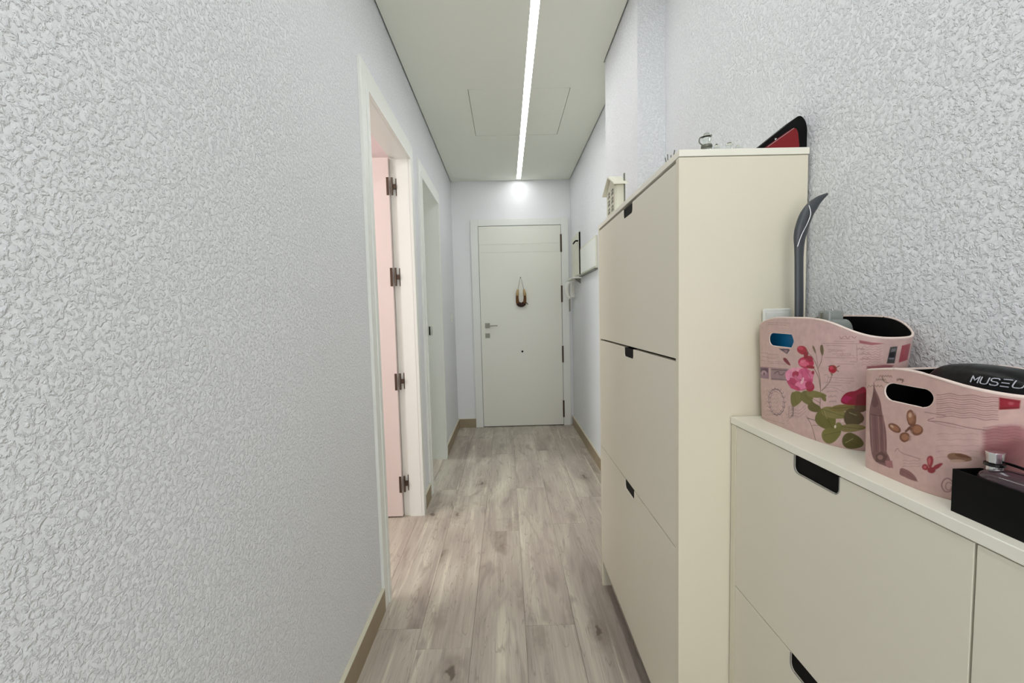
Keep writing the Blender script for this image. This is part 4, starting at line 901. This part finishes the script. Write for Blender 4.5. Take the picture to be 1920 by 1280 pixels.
# black box with a perfume bottle, and the two things at the frame's edge
kb = thing('gift_box', (.540, .405, .9185), 'open matt black box at the front edge of the low cabinet top', 'box')
bx0, bx1, by0, by1, bz0, bz1 = .5155, .5660, .335, .479, .9185, .9688
bm = B(); box(bm, bx0, bx1, by0, by1, bz0, bz0+.002); box(bm, bx0, bx0+.002, by0, by1, bz0+.002, bz1); box(bm, bx1-.002, bx1, by0, by1, bz0+.002, bz1)
box(bm, bx0+.002, bx1-.002, by0, by0+.002, bz0+.002, bz1); box(bm, bx0+.002, bx1-.002, by1-.002, by1, bz0+.002, bz1)
obj('tray', bm, 'black_card', kb)
obj('insert', bx(bx0+.0022, bx1-.0022, by0+.0022, by1-.0022, bz0+.0022, bz1-.022), 'black', kb)
pb = thing('perfume_bottle', (.544, .445, bz1-.022), 'smoky plum glass perfume bottle with silver faceted cap lying in the black box', 'perfume bottle')
obj('body', blob(B(), (.5415, .432, bz1-.006), (.0215, .038, .0150), 40, 14, 2.6), 'plum_glass', pb, smooth=True)
obj('collar', cyl(B(), (.5415, .459, bz1+.0045), .0068, .0068, .0055, 2, 24), 'silver', pb, bev=.0005)
obj('band', cyl(B(), (.5415, .459, bz1+.0102), .0088, .0088, .0028, 2, 28), 'black_gloss', pb, smooth=False)
obj('cap', cyl(B(), (.5415, .459, bz1+.0132), .0066, .0078, .0125, 2, 8), 'silver', pb, bev=.0006)
co = thing('black_ribbon', (.548, .452, .983), 'thin black ribbon stretched behind the silver perfume cap', 'ribbon')
obj('band', tube(B(), smooth_path([(.5560, .4790, .9780), (.5540, .468, .9800), (.553, .452, .9815), (.553, .435, .9800), (.553, .415, .976)], 6), .0016, 6), 'black', co, smooth=True)
lp = thing('lipstick', (.5515, .4280, bz1-.022), 'pale pink tube with dark base standing at the right edge of the photo', 'lipstick')
obj('cap', cyl(B(), (.5490, .4235, .9745), .0078, .0078, .030, 2, 24), 'pink_plastic', lp, bev=.0008)
obj('base', cyl(B(), (.5490, .4235, bz1-.0218), .0078, .0078, .0274, 2, 24), 'navy', lp, bev=.0005)
pj = thing('nail_polish_bottle', (.528, .418, bz1-.022), 'small peach coloured bottle in the black box at the right edge of the photo', 'bottle')
obj('body', lathe(B(), (.5265, .4060, bz1-.0218), [(.0065, 0), (.0072, .001), (.0072, .017), (.0065, .019), (.004, .020)], 20), 'peach', pj, smooth=True)
obj('cap', cyl(B(), (.5265, .4060, bz1-.0016), .0042, .0038, .006, 2, 16), 'silver', pj)

# ------------------------------------------------------------------ on the tall cabinet
ho = thing('toy_house', (.402, 1.555, TZ), 'small white wooden house with windows on the far corner of the tall cabinet', 'ornament')
hx0, hx1, hy0, hy1, he, hr = .387, .417, 1.492, 1.618, 1.594, 1.634
obj('body', prism(B(), [(hy0+.002, TZ), (hy1-.002, TZ), (hy1-.002, he), ((hy0+hy1)/2, hr), (hy0+.002, he)], 0, hx0+.003, hx1), 'paint_white', ho, bev=.0006)
obj('facade', prism(B(), [(hy0+.004, TZ), (hy1-.004, TZ), (hy1-.004, he-.003), ((hy0+hy1)/2, hr-.004), (hy0+.004, he-.003)], 0, hx0-.001, hx0+.0028), 'paint_white', ho)
for k in range(2):
    for j in range(3):
        yc = hy0+.038+k*.050; zc = TZ+.018+j*.028
        f_ = obj('window', bx(hx0-.0022, hx0-.0010, yc-.012, yc+.012, zc-.0095, zc+.0095), 'window_dark', ho)
        bm = B(); box(bm, hx0-.0032, hx0-.0022, yc-.001, yc+.001, zc-.0095, zc+.0095); box(bm, hx0-.0032, hx0-.0022, yc-.012, yc+.012, zc-.001, zc+.001)
        obj('glazing_bar', bm, 'paint_white', f_)
ym = (hy0+hy1)/2
for s in (-1, 1):
    ye = ym+s*.085; zs = 1.594
    n = Vector((0, (1.640-zs), abs(ye-ym))).normalized()*.004
    obj('roof_slope', prism(B(), [(ym, 1.640), (ye, zs), (ye, zs-.0045), (ym, 1.6345)] if s > 0 else [(ym, 1.640), (ym, 1.6345), (ye, zs-.0045), (ye, zs)], 0, .375, .424), 'paint_white', ho)
obj('back_board', bx(.4172, .4205, hy0-.001, hy0+.010, TZ, 1.632), 'grey_leaf', ho)
# glass bits
def gl(name, label, c, prof, cat, capm=None):
    t = thing(name, c, label, cat)
    obj('glass_body', lathe(B(), c, prof, 20), 'glass', t, smooth=True); return t
g = gl('glass_jar', 'small clear glass jar with a handle on the front edge of the tall cabinet', (.470, 1.000, TZ), [(.009, 0), (.011, .002), (.0115, .030), (.009, .036), (.0095, .044), (.012, .050)], 'jar')
obj('handle', tube(B(), smooth_path([(.4585, .998, TZ+.030), (.452, .997, TZ+.036), (.453, .997, TZ+.045), (.460, .998, TZ+.048)], 5), .0016, 6), 'steel', g, smooth=True)
obj('stopper', lathe(B(), (.470, 1.0, TZ+.0505), [(.006, 0), (.0075, .002), (.006, .006), (.002, .008)], 16), 'clear_grey', g, smooth=True)
obj('metal_ring', lathe(B(), (.470, 1.0, TZ+.024), [(.0118, 0), (.0122, .001), (.0122, .005), (.0118, .006)], 20), 'steel', g, smooth=True)
g = gl('glass_bead', 'tiny round glass bead right of the glass jar', (.4855, .985, TZ), [(.003, 0), (.006, .005), (.0068, .013), (.006, .020), (.003, .025)], 'ornament')
obj('pin', cyl(B(), (.4855, .985, TZ+.024), .002, .002, .003, 2, 8), 'steel', g)
g = gl('glass_vial', 'short clear glass vial between the glass jar and the black case', (.5095, .975, TZ), [(.007, 0), (.008, .001), (.008, .019), (.007, .022)], 'vial')
obj('stopper', cyl(B(), (.5095, .975, TZ+.0225), .004, .0045, .0025, 2, 12), 'steel', g)
g = gl('glass_cube', 'smallest clear glass piece right of the short vial', (.529, .975, TZ), [(.004, 0), (.0052, .001), (.0052, .015), (.004, .018)], 'ornament')
obj('pin', cyl(B(), (.529, .975, TZ+.0182), .0018, .0018, .002, 2, 8), 'silver', g)
g = thing('spiky_ornament', (.408, 1.06, TZ), 'tiny glassy ornament with thin dark spikes near the front corner of the tall cabinet', 'ornament')
obj('base', blob(B(), (.409, 1.065, TZ+.008), (.010, .012, .008), 16, 8), 'glass', g, smooth=True)
for a, h in ((-.007, .030), (-.003, .036), (.003, .031), (.009, .040)):
    obj('spike', tube(B(), [(.409+a*.5, 1.065-a, TZ+.012), (.409+a*.9, 1.065-a*1.4, TZ+h)], .0012, 6), 'steel', g)
# black case and red case leaning on the wall
def rounded(pts, r, n=5):
    out = []; k = len(pts)
    for i in range(k):
        p = Vector(pts[i]); a = Vector(pts[i-1])-p; b = Vector(pts[(i+1) % k])-p; rr = r[i]
        a = a.normalized()*min(rr, a.length*.45); b = b.normalized()*min(rr, b.length*.45)
        for j in range(n+1):
            t = j/n; out.append(tuple(p+a*(1-t)**2+b*t**2))
    return out
bc = thing('black_case', (.615, .965, TZ), 'black soft case tilted up against the wall on the near corner of the tall cabinet', 'case')
obj('shell', prism(B(), rounded([(.5560, 1.5060), (.6560, 1.5815), (.6715, 1.562), (.6715, 1.5060)], (.006, .012, .02, .004)), 1, .956, .990), 'black_card', bc, bev=.003)
obj('zip_pull', bx(.5990, .6030, .9535, .9558, 1.5255, 1.5300), 'silver', bc, bev=.0004)
rc = thing('red_case', (.610, .949, TZ), 'glossy red case lying in front of the black case on the tall cabinet', 'case')
obj('shell', prism(B(), rounded([(.5700, 1.5058), (.6340, 1.5490), (.6420, 1.5400), (.6460, 1.5058)], (.004, .012, .008, .003)), 1, .9425, .9550), 'red', rc, bev=.003)
obj('seam', tube(B(), [(.5760, .9428, 1.5078), (.6330, .9428, 1.5460)], .0007, 6), 'silver', rc)
